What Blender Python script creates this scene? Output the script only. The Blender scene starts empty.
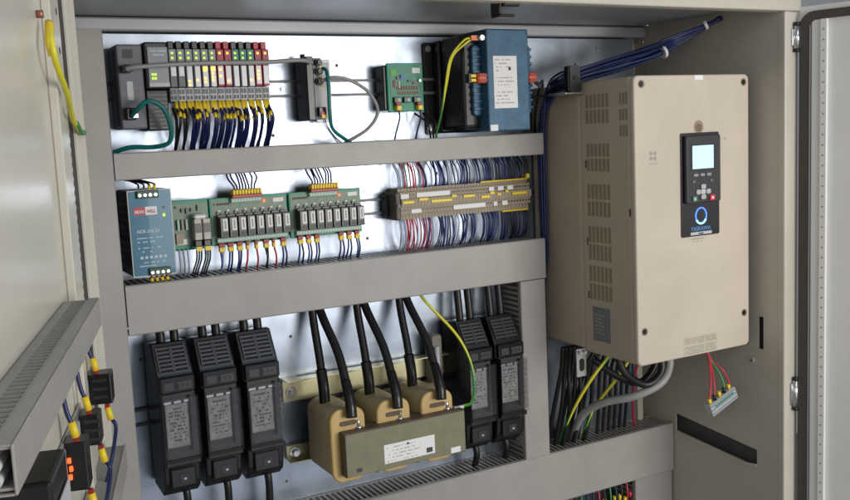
import bpy, bmesh, math, random
from mathutils import Vector, Matrix
random.seed(7)
C = bpy.context.scene.collection
ORG = {}

# ---------------------------------------------------------------- materials
MATS = {}
def mat(name, col, rough=.5, metal=0., var=.06, scale=40., bump=0., bscale=300., emit=None, es=1., alpha=None, spec=.5, rvar=.0, stretch=None, coat=0., smudge=0.):
    if name in MATS: return MATS[name]
    m = bpy.data.materials.new(name); m.use_nodes = True
    nt = m.node_tree; b = nt.nodes['Principled BSDF']; L = nt.links.new
    b.inputs['Roughness'].default_value = rough; b.inputs['Metallic'].default_value = metal
    b.inputs['Specular IOR Level'].default_value = spec
    b.inputs['Coat Weight'].default_value = coat
    tc = nt.nodes.new('ShaderNodeTexCoord'); mp = nt.nodes.new('ShaderNodeMapping')
    L(tc.outputs['Object'], mp.inputs[0])
    if stretch: mp.inputs['Scale'].default_value = stretch
    n = nt.nodes.new('ShaderNodeTexNoise'); n.inputs['Scale'].default_value = scale; n.inputs['Detail'].default_value = 5
    L(mp.outputs[0], n.inputs['Vector'])
    mx = nt.nodes.new('ShaderNodeMix'); mx.data_type = 'RGBA'
    c = Vector(col); lo = c*(1-var*2); hi = c*(1+var*2)
    mx.inputs[6].default_value = (*lo, 1); mx.inputs[7].default_value = (*[min(1, v) for v in hi], 1)
    L(n.outputs['Fac'], mx.inputs[0]); L(mx.outputs[2], b.inputs['Base Color'])
    if rvar:
        mr = nt.nodes.new('ShaderNodeMapRange'); mr.inputs[3].default_value = rough-rvar; mr.inputs[4].default_value = rough+rvar
        L(n.outputs['Fac'], mr.inputs[0]); L(mr.outputs[0], b.inputs['Roughness'])
    if bump:
        n2 = nt.nodes.new('ShaderNodeTexNoise'); n2.inputs['Scale'].default_value = bscale; n2.inputs['Detail'].default_value = 3
        L(tc.outputs['Object'], n2.inputs['Vector'])
        bp = nt.nodes.new('ShaderNodeBump'); bp.inputs['Strength'].default_value = bump; bp.inputs['Distance'].default_value = .001
        L(n2.outputs['Fac'], bp.inputs['Height']); L(bp.outputs[0], b.inputs['Normal'])
    if smudge:
        n3 = nt.nodes.new('ShaderNodeTexNoise'); n3.inputs['Scale'].default_value = 5.5; n3.inputs['Detail'].default_value = 8; n3.inputs['Roughness'].default_value = .68; n3.inputs['Distortion'].default_value = .6
        L(tc.outputs['Object'], n3.inputs['Vector'])
        r3 = nt.nodes.new('ShaderNodeMapRange'); r3.inputs[1].default_value = .35; r3.inputs[2].default_value = .65; r3.inputs[3].default_value = 1-smudge; r3.inputs[4].default_value = 1+smudge*.4
        L(n3.outputs['Fac'], r3.inputs[0])
        mp4 = nt.nodes.new('ShaderNodeMapping'); mp4.inputs['Scale'].default_value = (3, 3, 160); mp4.inputs['Rotation'].default_value = (.05, .08, 0); L(tc.outputs['Object'], mp4.inputs[0])
        n4 = nt.nodes.new('ShaderNodeTexNoise'); n4.inputs['Scale'].default_value = 2.5; n4.inputs['Detail'].default_value = 2; L(mp4.outputs[0], n4.inputs['Vector'])
        r4 = nt.nodes.new('ShaderNodeMapRange'); r4.inputs[1].default_value = .66; r4.inputs[2].default_value = .74; r4.inputs[3].default_value = 1; r4.inputs[4].default_value = 1+smudge*.7
        L(n4.outputs['Fac'], r4.inputs[0])
        mm = nt.nodes.new('ShaderNodeMath'); mm.operation = 'MULTIPLY'; L(r3.outputs[0], mm.inputs[0]); L(r4.outputs[0], mm.inputs[1])
        vm = nt.nodes.new('ShaderNodeVectorMath'); vm.operation = 'SCALE'; L(mx.outputs[2], vm.inputs[0]); L(mm.outputs[0], vm.inputs['Scale'])
        L(vm.outputs[0], b.inputs['Base Color'])
        rr = nt.nodes.new('ShaderNodeMapRange'); rr.inputs[3].default_value = rough+.08; rr.inputs[4].default_value = rough-.08
        L(n3.outputs['Fac'], rr.inputs[0]); L(rr.outputs[0], b.inputs['Roughness'])
    if emit:
        b.inputs['Emission Color'].default_value = (*emit, 1); b.inputs['Emission Strength'].default_value = es
    if alpha is not None: b.inputs['Alpha'].default_value = alpha
    MATS[name] = m
    return m

PAINT = mat('cream powder coat', (.53, .495, .425), .38, var=.03, scale=6, bump=.3, bscale=420, smudge=.07)
DOORP = mat('door powder coat', (.64, .615, .535), .24, var=.02, scale=3, bump=.12, bscale=200, smudge=.025)
DOORR = mat('lightened door powder coat', (.76, .755, .73), .35, var=.03, scale=4, bump=.2, bscale=240, smudge=.04)  # missing light on the right door put into a whiter colour
DUCT = mat('grey duct plastic', (.352, .338, .318), .42, var=.03, scale=14, bump=.14, bscale=300, smudge=.09)
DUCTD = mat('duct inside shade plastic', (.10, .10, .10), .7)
def zinc():
    m = mat('galvanised steel', (.40, .455, .54), .36, .92, var=.15, scale=16, rvar=.06, stretch=(1, 1, .5))
    nt = m.node_tree; L = nt.links.new; b = nt.nodes['Principled BSDF']
    tc = nt.nodes.new('ShaderNodeTexCoord')
    v = nt.nodes.new('ShaderNodeTexVoronoi'); v.inputs['Scale'].default_value = 90
    n = nt.nodes.new('ShaderNodeTexNoise'); n.inputs['Scale'].default_value = 7; n.inputs['Detail'].default_value = 4
    L(tc.outputs['Object'], v.inputs['Vector']); L(tc.outputs['Object'], n.inputs['Vector'])
    mr = nt.nodes.new('ShaderNodeMapRange'); mr.inputs[3].default_value = -.03; mr.inputs[4].default_value = .03
    L(v.outputs['Color'], mr.inputs[0])
    mr2 = nt.nodes.new('ShaderNodeMapRange'); mr2.inputs[3].default_value = .25; mr2.inputs[4].default_value = .40
    L(n.outputs['Fac'], mr2.inputs[0])
    ad = nt.nodes.new('ShaderNodeMath'); L(mr.outputs[0], ad.inputs[0]); L(mr2.outputs[0], ad.inputs[1])
    L(ad.outputs[0], b.inputs['Roughness'])
    nw = nt.nodes.new('ShaderNodeTexNoise'); nw.inputs['Scale'].default_value = 3.2; nw.inputs['Detail'].default_value = 3; L(tc.outputs['Object'], nw.inputs['Vector'])
    bw = nt.nodes.new('ShaderNodeBump'); bw.inputs['Strength'].default_value = .5; bw.inputs['Distance'].default_value = .012; L(nw.outputs['Fac'], bw.inputs['Height'])
    bp = nt.nodes.new('ShaderNodeBump'); bp.inputs['Strength'].default_value = .08; bp.inputs['Distance'].default_value = .002; L(bw.outputs[0], bp.inputs['Normal'])
    L(n.outputs['Fac'], bp.inputs['Height']); L(bp.outputs[0], b.inputs['Normal'])
    return m
ZINC = zinc()
STEEL = mat('bright steel', (.7, .7, .7), .25, .95, var=.08)
RAIL = mat('rail steel', (.46, .47, .49), .4, .7, var=.06)
BRASSZ = mat('yellow passivated zinc', (.62, .58, .36), .35, .7, var=.12, scale=30)
BLACK = mat('black plastic', (.009, .009, .010), .30, var=.25)
BLACKR = mat('black cable rubber', (.012, .012, .013), .42, var=.15)
GASKET = mat('dark foam gasket', (.06, .052, .048), .6)
DGREY = mat('dark grey plastic', (.13, .14, .165), .45)
DGREY2 = mat('charcoal plastic', (.022, .023, .028), .42)
MGREY = mat('mid grey plastic', (.28, .30, .33), .45)
LGREY = mat('light grey plastic', (.5, .51, .53), .45)
WHITE = mat('white label', (.78, .78, .78), .5, var=.02)
WPLAST = mat('milky translucent plastic', (.72, .73, .76), .3)
RED = mat('red plastic', (.45, .03, .05), .4)
REDMOD = mat('crimson module', (.36, .03, .06), .42)
GREENM = mat('teal green module label', (.10, .25, .24), .5)
YEL = mat('yellow sleeve', (.85, .62, .03), .4)
FRED = mat('dark red sleeve', (.32, .02, .02), .4)
PCB = mat('green circuit board', (.02, .22, .13), .4, var=.15, scale=120)
PCBE = mat('green board carrier', (.015, .27, .15), .42)
PCBG = mat('grey green board face', (.22, .29, .215), .5, var=.12, scale=90)
TBG = mat('pale green terminal', (.32, .52, .42), .45)
BLUEP = mat('blue metallic cover', (.018, .115, .19), .38, .15, var=.08, coat=.2)
BLUET = mat('blue transformer paint', (.033, .10, .175), .42, .2, var=.25, scale=45, bump=.3, bscale=150)
ORANGE = mat('orange terminal', (.75, .12, .03), .4)
NAVY = mat('navy wire insulation', (.012, .018, .095), .4)
BLUEW = mat('blue wire insulation', (.03, .05, .22), .4)
PALEW = mat('pale blue wire insulation', (.33, .42, .58), .4)
REDW = mat('red wire insulation', (.55, .03, .06), .4)
GRNW = mat('green wire insulation', (.04, .30, .08), .4)
TEAL = mat('teal network cable', (.0, .16, .15), .38)
GREYC = mat('grey cable jacket', (.30, .30, .30), .42)
YG = mat('yellow wire insulation', (.75, .68, .04), .4)
YGG = mat('green stripe', (.05, .28, .06), .4)
BEIGE = mat('beige terminal plastic', (.33, .27, .19), .5, var=.12)
TAN = mat('drive beige enclosure', (.52, .435, .335), .5, var=.03, scale=8, bump=.35, bscale=600, smudge=.07)
TANF = mat('drive front cover', (.565, .49, .405), .42, var=.025, scale=5, bump=.3, bscale=600, smudge=.07)
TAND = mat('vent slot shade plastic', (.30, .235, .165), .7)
COIL = mat('yellow varnished coil tape', (.46, .37, .215), .5, var=.13, scale=14, bump=.5, bscale=90, stretch=(1, 9, 1))
COILF = mat('amber coil flange', (.55, .385, .155), .42, var=.12, scale=18, bump=.4, bscale=110)
OLIVE = mat('olive core paint', (.20, .19, .12), .45, var=.12, scale=40, bump=.15, bscale=120)
BROWN = mat('brown core sheet', (.10, .07, .045), .5, var=.25, scale=80)
SMOKE = mat('smoky clear cover', (.10, .10, .11), .05, alpha=.16, var=.1, coat=1.)
FUSEL = mat('printed fuse link label', (.34, .335, .32), .45, var=.42, scale=110)
GRILLE = mat('grille bar plastic', (.055, .055, .06), .3, var=.1)
VOID = mat('dark slot interior', (.002, .002, .002), .8)
CAPP = mat('glossy black cap plastic', (.011, .011, .013), .16, var=.2)
INK = mat('dark print', (.05, .05, .06), .6)
INKG = mat('grey print', (.33, .31, .27), .6)
INKW = mat('pale print', (.5, .6, .65), .5)
GLABEL = mat('slate side label', (.19, .21, .22), .5, var=.12, scale=90)
SCREEN = mat('lit display', (.5, .65, .75), .3, emit=(.50, .74, .88), es=.5)
LEDG = mat('lit yellow green indicator', (.3, .6, .0), .4, emit=(.55, 1., .02), es=1.3)
LEDY = mat('lit amber indicator', (.9, .5, .0), .4, emit=(1., .45, .03), es=3.2)
LEDR = mat('lit red indicator', (.9, .05, .0), .4, emit=(1., .10, .02), es=2.2)
RING = mat('lit blue ring', (.05, .15, .8), .4, emit=(.08, .22, 1.), es=1.6)
RING2 = mat('lit pale blue ring', (.3, .6, 1.), .4, emit=(.25, .6, 1.), es=2.0)
LOGO = mat('blue glowing lettering', (.06, .18, .36), .4, emit=(.1, .35, .7), es=.22)
def stripe():
    m = bpy.data.materials.new('yellow green earth wire'); m.use_nodes = True
    nt = m.node_tree; b = nt.nodes['Principled BSDF']; L = nt.links.new
    uv = nt.nodes.new('ShaderNodeUVMap'); sp = nt.nodes.new('ShaderNodeSeparateXYZ'); L(uv.outputs[0], sp.inputs[0])
    a = nt.nodes.new('ShaderNodeMath'); a.operation = 'MULTIPLY_ADD'; a.inputs[1].default_value = .35
    L(sp.outputs[1], a.inputs[0]); L(sp.outputs[0], a.inputs[2])
    f = nt.nodes.new('ShaderNodeMath'); f.operation = 'FRACT'; L(a.outputs[0], f.inputs[0])
    g = nt.nodes.new('ShaderNodeMath'); g.operation = 'GREATER_THAN'; g.inputs[1].default_value = .60; L(f.outputs[0], g.inputs[0])
    mx = nt.nodes.new('ShaderNodeMix'); mx.data_type = 'RGBA'
    mx.inputs[6].default_value = (.78, .72, .05, 1); mx.inputs[7].default_value = (.03, .25, .06, 1)
    L(g.outputs[0], mx.inputs[0]); L(mx.outputs[2], b.inputs['Base Color']); b.inputs['Roughness'].default_value = .4
    return m
EARTH = stripe()

# ---------------------------------------------------------------- geometry helpers; points are (x, out, z): out = distance in front of the plate
def V(x, d, z): return Vector((x, -d, z))
def spline(pts, n=7):
    P = [Vector(p) for p in pts]
    if len(P) < 3: return P
    P = [P[0]*2-P[1]] + P + [P[-1]*2-P[-2]]
    out = []
    for i in range(1, len(P)-2):
        for k in range(n):
            t = k/n; a, b, c, d = P[i-1:i+3]
            out.append(.5*((2*b)+(c-a)*t+(2*a-5*b+4*c-d)*t*t+(3*b-a-3*c+d)*t**3))
    out.append(P[-2]); return out
class MB:
    def __init__(s, mirror=True):
        s.bm = bmesh.new(); s.mats = []; s.m = mirror
        s.uv = s.bm.loops.layers.uv.new('uv')
    def idx(s, m):
        if m not in s.mats: s.mats.append(m)
        return s.mats.index(m)
    def v(s, p): return Vector((p[0], -p[1], p[2])) if s.m else Vector(p)
    def box(s, x0, x1, d0, d1, z0, z1, m, bev=0., seg=1):
        x0, x1 = sorted((x0, x1)); d0, d1 = sorted((d0, d1)); z0, z1 = sorted((z0, z1))
        i = s.idx(m); vs = {}
        for a, x in enumerate((x0, x1)):
            for b, d in enumerate((d0, d1)):
                for c, z in enumerate((z0, z1)):
                    vs[a, b, c] = s.bm.verts.new(s.v((x, d, z)))
        fs = []
        for q in (((0,0,0),(0,0,1),(0,1,1),(0,1,0)), ((1,0,0),(1,1,0),(1,1,1),(1,0,1)), ((0,0,0),(0,1,0),(1,1,0),(1,0,0)),
                  ((0,0,1),(1,0,1),(1,1,1),(0,1,1)), ((0,0,0),(1,0,0),(1,0,1),(0,0,1)), ((0,1,0),(0,1,1),(1,1,1),(1,1,0))):
            f = s.bm.faces.new([vs[k] for k in q]); f.material_index = i; fs.append(f)
        bmesh.ops.recalc_face_normals(s.bm, faces=fs)
        if bev:
            es = list({e for f in fs for e in f.edges})
            r = bmesh.ops.bevel(s.bm, geom=es, offset=bev, segments=seg, affect='EDGES', profile=.5)
            for f in r['faces']: f.material_index = i
        return s
    def prism(s, pts, axis, a0, a1, m, bev=0., smooth=False, seg=2):
        # pts: 2-D outline. axis 'x': (d,z); 'd': (x,z); 'z': (x,d)
        i = s.idx(m)
        def mk(p, a):
            return s.bm.verts.new(s.v({'x': (a, p[0], p[1]), 'd': (p[0], a, p[1]), 'z': (p[0], p[1], a)}[axis]))
        A = [mk(p, a0) for p in pts]; B = [mk(p, a1) for p in pts]; n = len(pts); fs = []; caps = []
        fs.append(s.bm.faces.new(A)); fs.append(s.bm.faces.new(B[::-1])); caps = fs[:2]
        for k in range(n): fs.append(s.bm.faces.new((A[k], B[k], B[(k+1) % n], A[(k+1) % n])))
        for f in fs: f.material_index = i
        bmesh.ops.recalc_face_normals(s.bm, faces=fs)
        if smooth:
            for f in fs[2:]: f.smooth = True
        if bev:
            es = [e for c in caps for e in c.edges]
            r = bmesh.ops.bevel(s.bm, geom=es, offset=bev, segments=seg, affect='EDGES', profile=.5)
            for f in r['faces']: f.material_index = i; f.smooth = True
        return s
    def rbox(s, x0, x1, z0, z1, d0, d1, r, m, bev=0., n=6):
        pts = []
        for cx, cz, a in ((x1-r, z1-r, 0), (x0+r, z1-r, 90), (x0+r, z0+r, 180), (x1-r, z0+r, 270)):
            for k in range(n+1):
                t = math.radians(a+90*k/n); pts.append((cx+r*math.cos(t), cz+r*math.sin(t)))
        return s.prism(pts, 'd', d0, d1, m, bev, True)
    def cyl(s, p0, p1, r, m, seg=14, r1=None):
        i = s.idx(m); a = s.v(p0); b = s.v(p1); ax = (b-a).normalized()
        u = ax.orthogonal().normalized(); w = ax.cross(u); r1 = r if r1 is None else r1
        A = [s.bm.verts.new(a+(u*math.cos(t)+w*math.sin(t))*r) for t in [2*math.pi*k/seg for k in range(seg)]]
        B = [s.bm.verts.new(b+(u*math.cos(t)+w*math.sin(t))*r1) for t in [2*math.pi*k/seg for k in range(seg)]]
        fs = [s.bm.faces.new(A), s.bm.faces.new(B[::-1])]
        for k in range(seg):
            f = s.bm.faces.new((A[k], B[k], B[(k+1) % seg], A[(k+1) % seg])); f.smooth = True; fs.append(f)
        for f in fs: f.material_index = i
        bmesh.ops.recalc_face_normals(s.bm, faces=fs); return s
    def tube(s, pts, r, m, seg=8, n=7, sy=1.):
        i = s.idx(m); P = spline([s.v(p) for p in pts], n); rings = []; prev = None; fs = []; dist = [0.]
        R = r if callable(r) else (lambda t: r)
        for k, p in enumerate(P):
            t = (P[min(k+1, len(P)-1)]-P[max(k-1, 0)]).normalized()
            if prev is None: u = t.orthogonal().normalized()
            else: u = (prev-t*prev.dot(t)).normalized()
            prev = u; w = t.cross(u); rr = R(k/(len(P)-1))
            if k: dist.append(dist[-1]+(p-P[k-1]).length)
            rings.append([s.bm.verts.new(p+(u*math.cos(a)+w*math.sin(a)*sy)*rr) for a in [2*math.pi*j/seg for j in range(seg)]])
        for k in range(len(rings)-1):
            for j in range(seg):
                f = s.bm.faces.new((rings[k][j], rings[k][(j+1) % seg], rings[k+1][(j+1) % seg], rings[k+1][j])); f.smooth = True; fs.append(f)
                for lp, (uu, vv) in zip(f.loops, ((j/seg, dist[k]), ((j+1)/seg, dist[k]), ((j+1)/seg, dist[k+1]), (j/seg, dist[k+1]))):
                    lp[s.uv].uv = (uu, vv*9)
        fs.append(s.bm.faces.new(rings[0])); fs.append(s.bm.faces.new(rings[-1][::-1]))
        for f in fs: f.material_index = i
        bmesh.ops.recalc_face_normals(s.bm, faces=fs); return s
    def build(s, name, parent=None, label=None):
        me = bpy.data.meshes.new(name); o = ORG.get(parent.name, Vector()) if parent else Vector()
        bmesh.ops.translate(s.bm, verts=s.bm.verts, vec=-o)
        s.bm.to_mesh(me); s.bm.free()
        for m in s.mats: me.materials.append(m)
        ob = bpy.data.objects.new(name, me); C.objects.link(ob)
        if parent: ob.parent = parent; ORG[ob.name] = o
        if label: ob['label'] = label
        return ob
def tag(o, label=None, cat=None, group=None, kind=None):
    if label: o['label'] = label
    if cat: o['category'] = cat
    if group: o['group'] = group
    if kind: o['kind'] = kind
    return o
def thing(name, label, cat, base, group=None, frame=None):
    """Empty at the base of a thing. base (x, out, z); frame = (point, angle) for things on the open doors, base then local (x,y,z)."""
    o = bpy.data.objects.new(name, None); C.objects.link(o); o.empty_display_size = .02
    if frame:
        H, a = frame; b = Vector(base); R = Matrix.Rotation(a, 4, 'Z')
        o.location = Vector(H)+R.to_3x3()@b; o.rotation_euler = (0, 0, a); ORG[o.name] = b
    else:
        o.location = V(*base); ORG[o.name] = V(*base)
    return tag(o, label, cat, group)
def one(mb, name, label, cat, base, group=None, kind=None):
    """a thing that is a single mesh, its origin at base"""
    ob = mb.build(name); b = V(*base); ob.data.transform(Matrix.Translation(-b)); ob.location = b
    return tag(ob, label, cat, group, kind)
def text(body, x, d, z, size, m, parent, name='lettering', align='LEFT', sx=1., roty=None, ext=.0002):
    cu = bpy.data.curves.new(name, 'FONT'); cu.body = body; cu.size = size; cu.align_x = align; cu.extrude = ext; cu.offset = size*.018
    t = bpy.data.objects.new(name, cu); C.objects.link(t)
    bpy.context.view_layer.update()
    me = bpy.data.meshes.new_from_object(t.evaluated_get(bpy.context.evaluated_depsgraph_get()))
    bpy.data.objects.remove(t); me.name = name
    me.transform(Matrix.Diagonal((sx, 1, 1, 1))); me.transform(Matrix.Rotation(math.pi/2, 4, 'X'))
    if roty: me.transform(Matrix.Rotation(-math.pi/2, 4, 'Z'))
    me.transform(Matrix.Translation(V(x, d, z)-ORG[parent.name]))
    me.materials.clear(); me.materials.append(m)
    o = bpy.data.objects.new(name, me); C.objects.link(o); o.parent = parent; ORG[o.name] = ORG[parent.name]
    return o
def copy_tree(o, parent=None):
    c = o.copy(); C.objects.link(c)
    if parent: c.parent = parent
    ORG[c.name] = ORG.get(o.name, Vector())
    for ch in list(o.children): copy_tree(ch, c)
    return c
def scribble(mb, x0, x1, d, z, h, m, rnd, dens=.75):
    x = x0
    while x < x1:
        w = rnd.uniform(.0012, .0045)
        if rnd.random() < dens: mb.box(x, min(x+w, x1), d, d+.0003, z, z+h, m)
        x += w+.0009

# ---------------------------------------------------------------- camera
cam = bpy.data.cameras.new('camera'); co = bpy.data.objects.new('camera', cam); C.objects.link(co)
cam.sensor_width = 36; cam.lens = 39.661; cam.clip_start = .05; cam.clip_end = 50
M = Matrix(((.8722, -.4871, -.0450), (-.0992, -.0860, -.9913), (.4790, .8691, -.1234)))   # world -> camera (right, down, forward)
right, down, fwd = M[0].normalized(), M[1], M[2].normalized()
up = (-down - fwd*(-down).dot(fwd)).normalized(); right = fwd.cross(up)
R = Matrix((right, up, -fwd)).transposed().to_4x4()
co.matrix_world = Matrix.Translation((-.3488, -1.8335, -.2096)) @ R
bpy.context.scene.camera = co

# ---------------------------------------------------------------- the cabinet
XL, XR, FR = -.118, 1.3157, .4386      # inner left edge of the lip, right wall, depth to the front lip
SLATE = mat('cool tinted sheet steel', (.42, .435, .46), .42, .3, var=.06, scale=5, rvar=.05)  # cool cast of the light put into the ceiling and ledge colour
cab = thing('cabinet', 'cream painted steel control cabinet standing open, deep side wall on the right', 'cabinet', (.6, 0, -1.35))
b = MB(); b.box(-.14, XR+.02, -.034, -.03, -1.35, .04, PAINT); b.build('rear_wall', cab)
b = MB(); b.box(-.14, XR+.02, -.03, FR-.02, .032, .036, SLATE)
b.box(-.135, XR, -.0298, .012, .004, .030, SLATE, .004, 2)                 # folded rear ledge over the plate
b.build('ceiling', cab)
b = MB()                                                                    # right wall with a pressed slot and an oblong hole
for q in ([(-.03, -1.35), (.102, -1.35), (.102, .034), (-.03, .034)], [(.362, -1.35), (FR-.006, -1.35), (FR-.006, -.73), (.362, -.73)], [(.362, -.655), (FR-.006, -.655), (FR-.006, .034), (.362, .034)],
          [(.381, -.73), (FR-.006, -.73), (FR-.006, -.655), (.381, -.655)], [(.362, -.73), (.367, -.73), (.367, -.655), (.362, -.655)], [(.102, -.9465), (.362, -.971), (.362, .034), (.102, .034)], [(.102, -1.35), (.362, -1.35), (.362, -1.006), (.330, -1.010), (.102, -.991)]):
    b.prism(q, 'x', XR, XR+.003, PAINT)
b.build('right_wall', cab)
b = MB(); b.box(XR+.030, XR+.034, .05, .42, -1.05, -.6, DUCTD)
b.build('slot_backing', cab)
b = MB(); b.prism([(.104, -.9965), (.330, -1.0160), (.360, -1.0125), (.3625, -1.005), (.330, -1.0095), (.104, -.9905)], 'x', XR-.004, XR+.002, PAINT, .0008)
b.build('slot_pocket', cab)
b = MB()
b.cyl((XR-.005, .351, -.76), (XR, .351, -.76), .006, PAINT); b.cyl((XR-.006, .351, -.76), (XR-.005, .351, -.76), .0035, DGREY)
b.build('wall_stud', cab)
b = MB(); b.box(-.135, -.131, -.03, FR-.002, -1.35, .034, PAINT); b.build('left_wall', cab)
b = MB(); b.rbox(XL-.0095, XL, -1.35, .0125, FR-.03, FR, .001, PAINT); b.build('left_lip', cab)
b = MB(); b.box(-.14, XR+.05, FR-.012, FR+.001, .0135, .11, PAINT, .003, 2)
b.box(-.14, XR+.01, FR-.03, FR-.012, .0135, .036, PAINT); b.build('top_lip', cab)
b = MB(); b.box(XR-.0005, XR+.02, FR-.02, FR+.0005, -1.35, .0133, PAINT, .004, 3); b.box(XR+.0203, XR+.046, FR-.015, FR-.004, -1.35, .0133, PAINT, .003, 2)
b.build('right_lip', cab)
for p, q, rr in (((XR-.006, 0, -.006), (XR, 0, -.006), .006), ((XR-.004, .0, -.03), (XR, .0, -.03), .004), ((1.285, .05, .026), (1.285, .05, .032), .007)):
    b = MB(); b.cyl(p, q, rr, STEEL); b.build('wall_screw', cab)
lt = thing('door_latch', 'small black latch hook hanging from the cabinet ceiling edge', 'latch', (.63, .40, .032))
b = MB(); b.box(.612, .648, .38, .42, .008, .031, BLACK, .003, 2); b.build('hook_body', lt)
b = MB(); b.box(.606, .612, .385, .415, -.006, .031, BLACK, .002); b.box(.606, .640, .385, .415, -.010, -.005, BLACK, .002); b.build('hook', lt)
plate = MB(); plate.box(-.1305, 1.284, -.004, 0, -1.33, .0015, ZINC, .0012)
pl = one(plate, 'mounting_plate', 'galvanised steel mounting plate behind all the wiring, shiny', 'mounting plate', (.58, 0, -1.33))
ORG[pl.name] = V(.58, 0, -1.33)
for hx, hz in ((.32, -.20), (.47, -.06), (.70, -.30), (.52, -.43), (.33, -.62), (.60, -.63), (.30, -.93), (1.10, -.06), (.02, -.62)):
    b = MB(); b.cyl((hx, .0, hz), (hx, .0006, hz), .0032, DUCTD, 14); b.cyl((hx, .0, hz), (hx, .0003, hz), .0048, RAIL, 14); b.build('drilled_hole', pl)
# bolts holding the plate
bolts = [('upper bolt on the plate right of the row of crimson modules', .345, -.107), ('small bolt on bare plate below the blue transformer cables', 1.17, -.024)]
for lab, x, z in bolts:
    b = MB(); b.cyl((x, 0, z), (x, .003, z), .006, RAIL, 20); b.cyl((x, .003, z), (x, .007, z), .0038, STEEL, 6)
    one(b, 'bolt', lab, 'bolt', (x, 0, z))

# ---------------------------------------------------------------- slotted wiring ducts
def hduct(label, x0, x1, z0, z1, D, pitch=.010, slot=.0045, lip=.012):
    t = thing('wiring_duct', label, 'wiring duct', ((x0+x1)/2, 0, z0))
    b = MB(); b.box(x0, x1, .001, .003, z0+.002, z1-.002, DUCT)
    for za, zb in ((z1-.0022, z1-.0002), (z0+.0002, z0+.0022)):
        b.box(x0, x1, .003, .010, za, zb, DUCT); b.box(x0, x1, D-.014, D-.0025, za, zb, DUCT)
        x = x0+.002
        while x+pitch < x1:
            b.box(x, x+pitch-slot, .010, D-.014, za, zb, DUCT); x += pitch
    b.build('slotted_trough', t)
    b = MB(); pr = [(D-lip, z0-.001), (D-.002, z0-.001), (D, z0+.001), (D, z1-.001), (D-.002, z1+.001), (D-lip, z1+.001), (D-lip, z1-.0001), (D-.003, z1-.0001), (D-.003, z0+.0001), (D-lip, z0+.0001)]
    b.prism(pr, 'x', x0-.0005, x1+.001, DUCT); b.build('cover', t)
    return t
def vduct(label, x0, x1, z0, z1, D, pitch=.012, slot=.006, lip=.012):
    t = thing('wiring_duct', label, 'wiring duct', ((x0+x1)/2, 0, z0))
    b = MB(); b.box(x0+.002, x1-.002, .001, .003, z0, z1, DUCT)
    for xa, xb in ((x0+.0002, x0+.0022), (x1-.0022, x1-.0002)):
        b.box(xa, xb, .003, .008, z0, z1, DUCT); b.box(xa, xb, D-.014, D-.0025, z0, z1, DUCT)
        z = z0+.003
        while z+pitch < z1:
            b.box(xa, xb, .008, D-.014, z, z+pitch-slot, DUCT); z += pitch
    b.build('slotted_trough', t)
    b = MB(); pr = [(x0-.001, D-lip), (x0-.001, D-.002), (x0+.001, D), (x1-.001, D), (x1+.001, D-.002), (x1+.001, D-lip), (x1+.0001, D-lip), (x1+.0001, D-.003), (x0-.0001, D-.003), (x0-.0001, D-lip)]
    b.prism(pr, 'z', z0-.0005, z1+.0005, DUCT); b.build('cover', t)
    return t
vduct('grey vertical wiring duct down the left side of the plate', -.104, -.0185, -1.3, -.003, .095)
hduct('narrow grey horizontal duct below the upper row of modules', -.0155, .9275, -.2682, -.2212, .095)
hduct('wide grey horizontal duct below the relay boards', -.0150, .9240, -.5525, -.4615, .095, .0125, .006)
vduct('grey vertical duct right of the black fuse holders', .8545, .9215, -.9735, -.555, .095)
hduct('wide grey horizontal duct running below the yellow coil reactor', -.015, 1.3115, -1.0975, -.975, .095, .0125, .0068)
vduct('short grey vertical duct at the bottom right below the lowest duct', 1.1880, 1.3095, -1.33, -1.1, .091)

# ---------------------------------------------------------------- DIN rails
LIPS = mat('shaded rail lip', (.17, .175, .18), .5, .35, var=.15)  # shadow lines along the rail edges put into the lip colour
def rail(label, x0, x1, zc, h=.035):
    b = MB(); z0, z1 = zc-h/2, zc+h/2
    pr = [(.0065, z0), (.0075, z0), (.0075, z0+.0055), (.0015, z0+.0055), (.0015, z1-.0055), (.0075, z1-.0055), (.0075, z1), (.0065, z1), (.0065, z1-.0045), (.0003, z1-.0045), (.0003, z0+.0045), (.0065, z0+.0045)]
    b.box(x0, x1, .0003, .0015, z0+.0055, z1-.0055, ZINC)
    for a, c in ((z0, z0+.0055), (z1-.0055, z1)):
        b.box(x0, x1, .0065, .0078, a, c, LIPS); b.box(x0, x1, .0003, .0065, (c-.001 if a == z0 else a), (c if a == z0 else a+.001), LIPS)
    return one(b, 'din_rail', label, 'rail', ((x0+x1)/2, 0, z0))
rail('steel mounting rail carrying the crimson and grey input modules', -.006, .70, -.1065)
rail('steel mounting rail carrying the blue power supply and relay boards', -.005, .96, -.362)
rail('steel mounting rail carrying the three left fuse holders', -.006, .27, -.733)
rail('steel mounting rail carrying the two right fuse holders', .66, .872, -.79)

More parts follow.
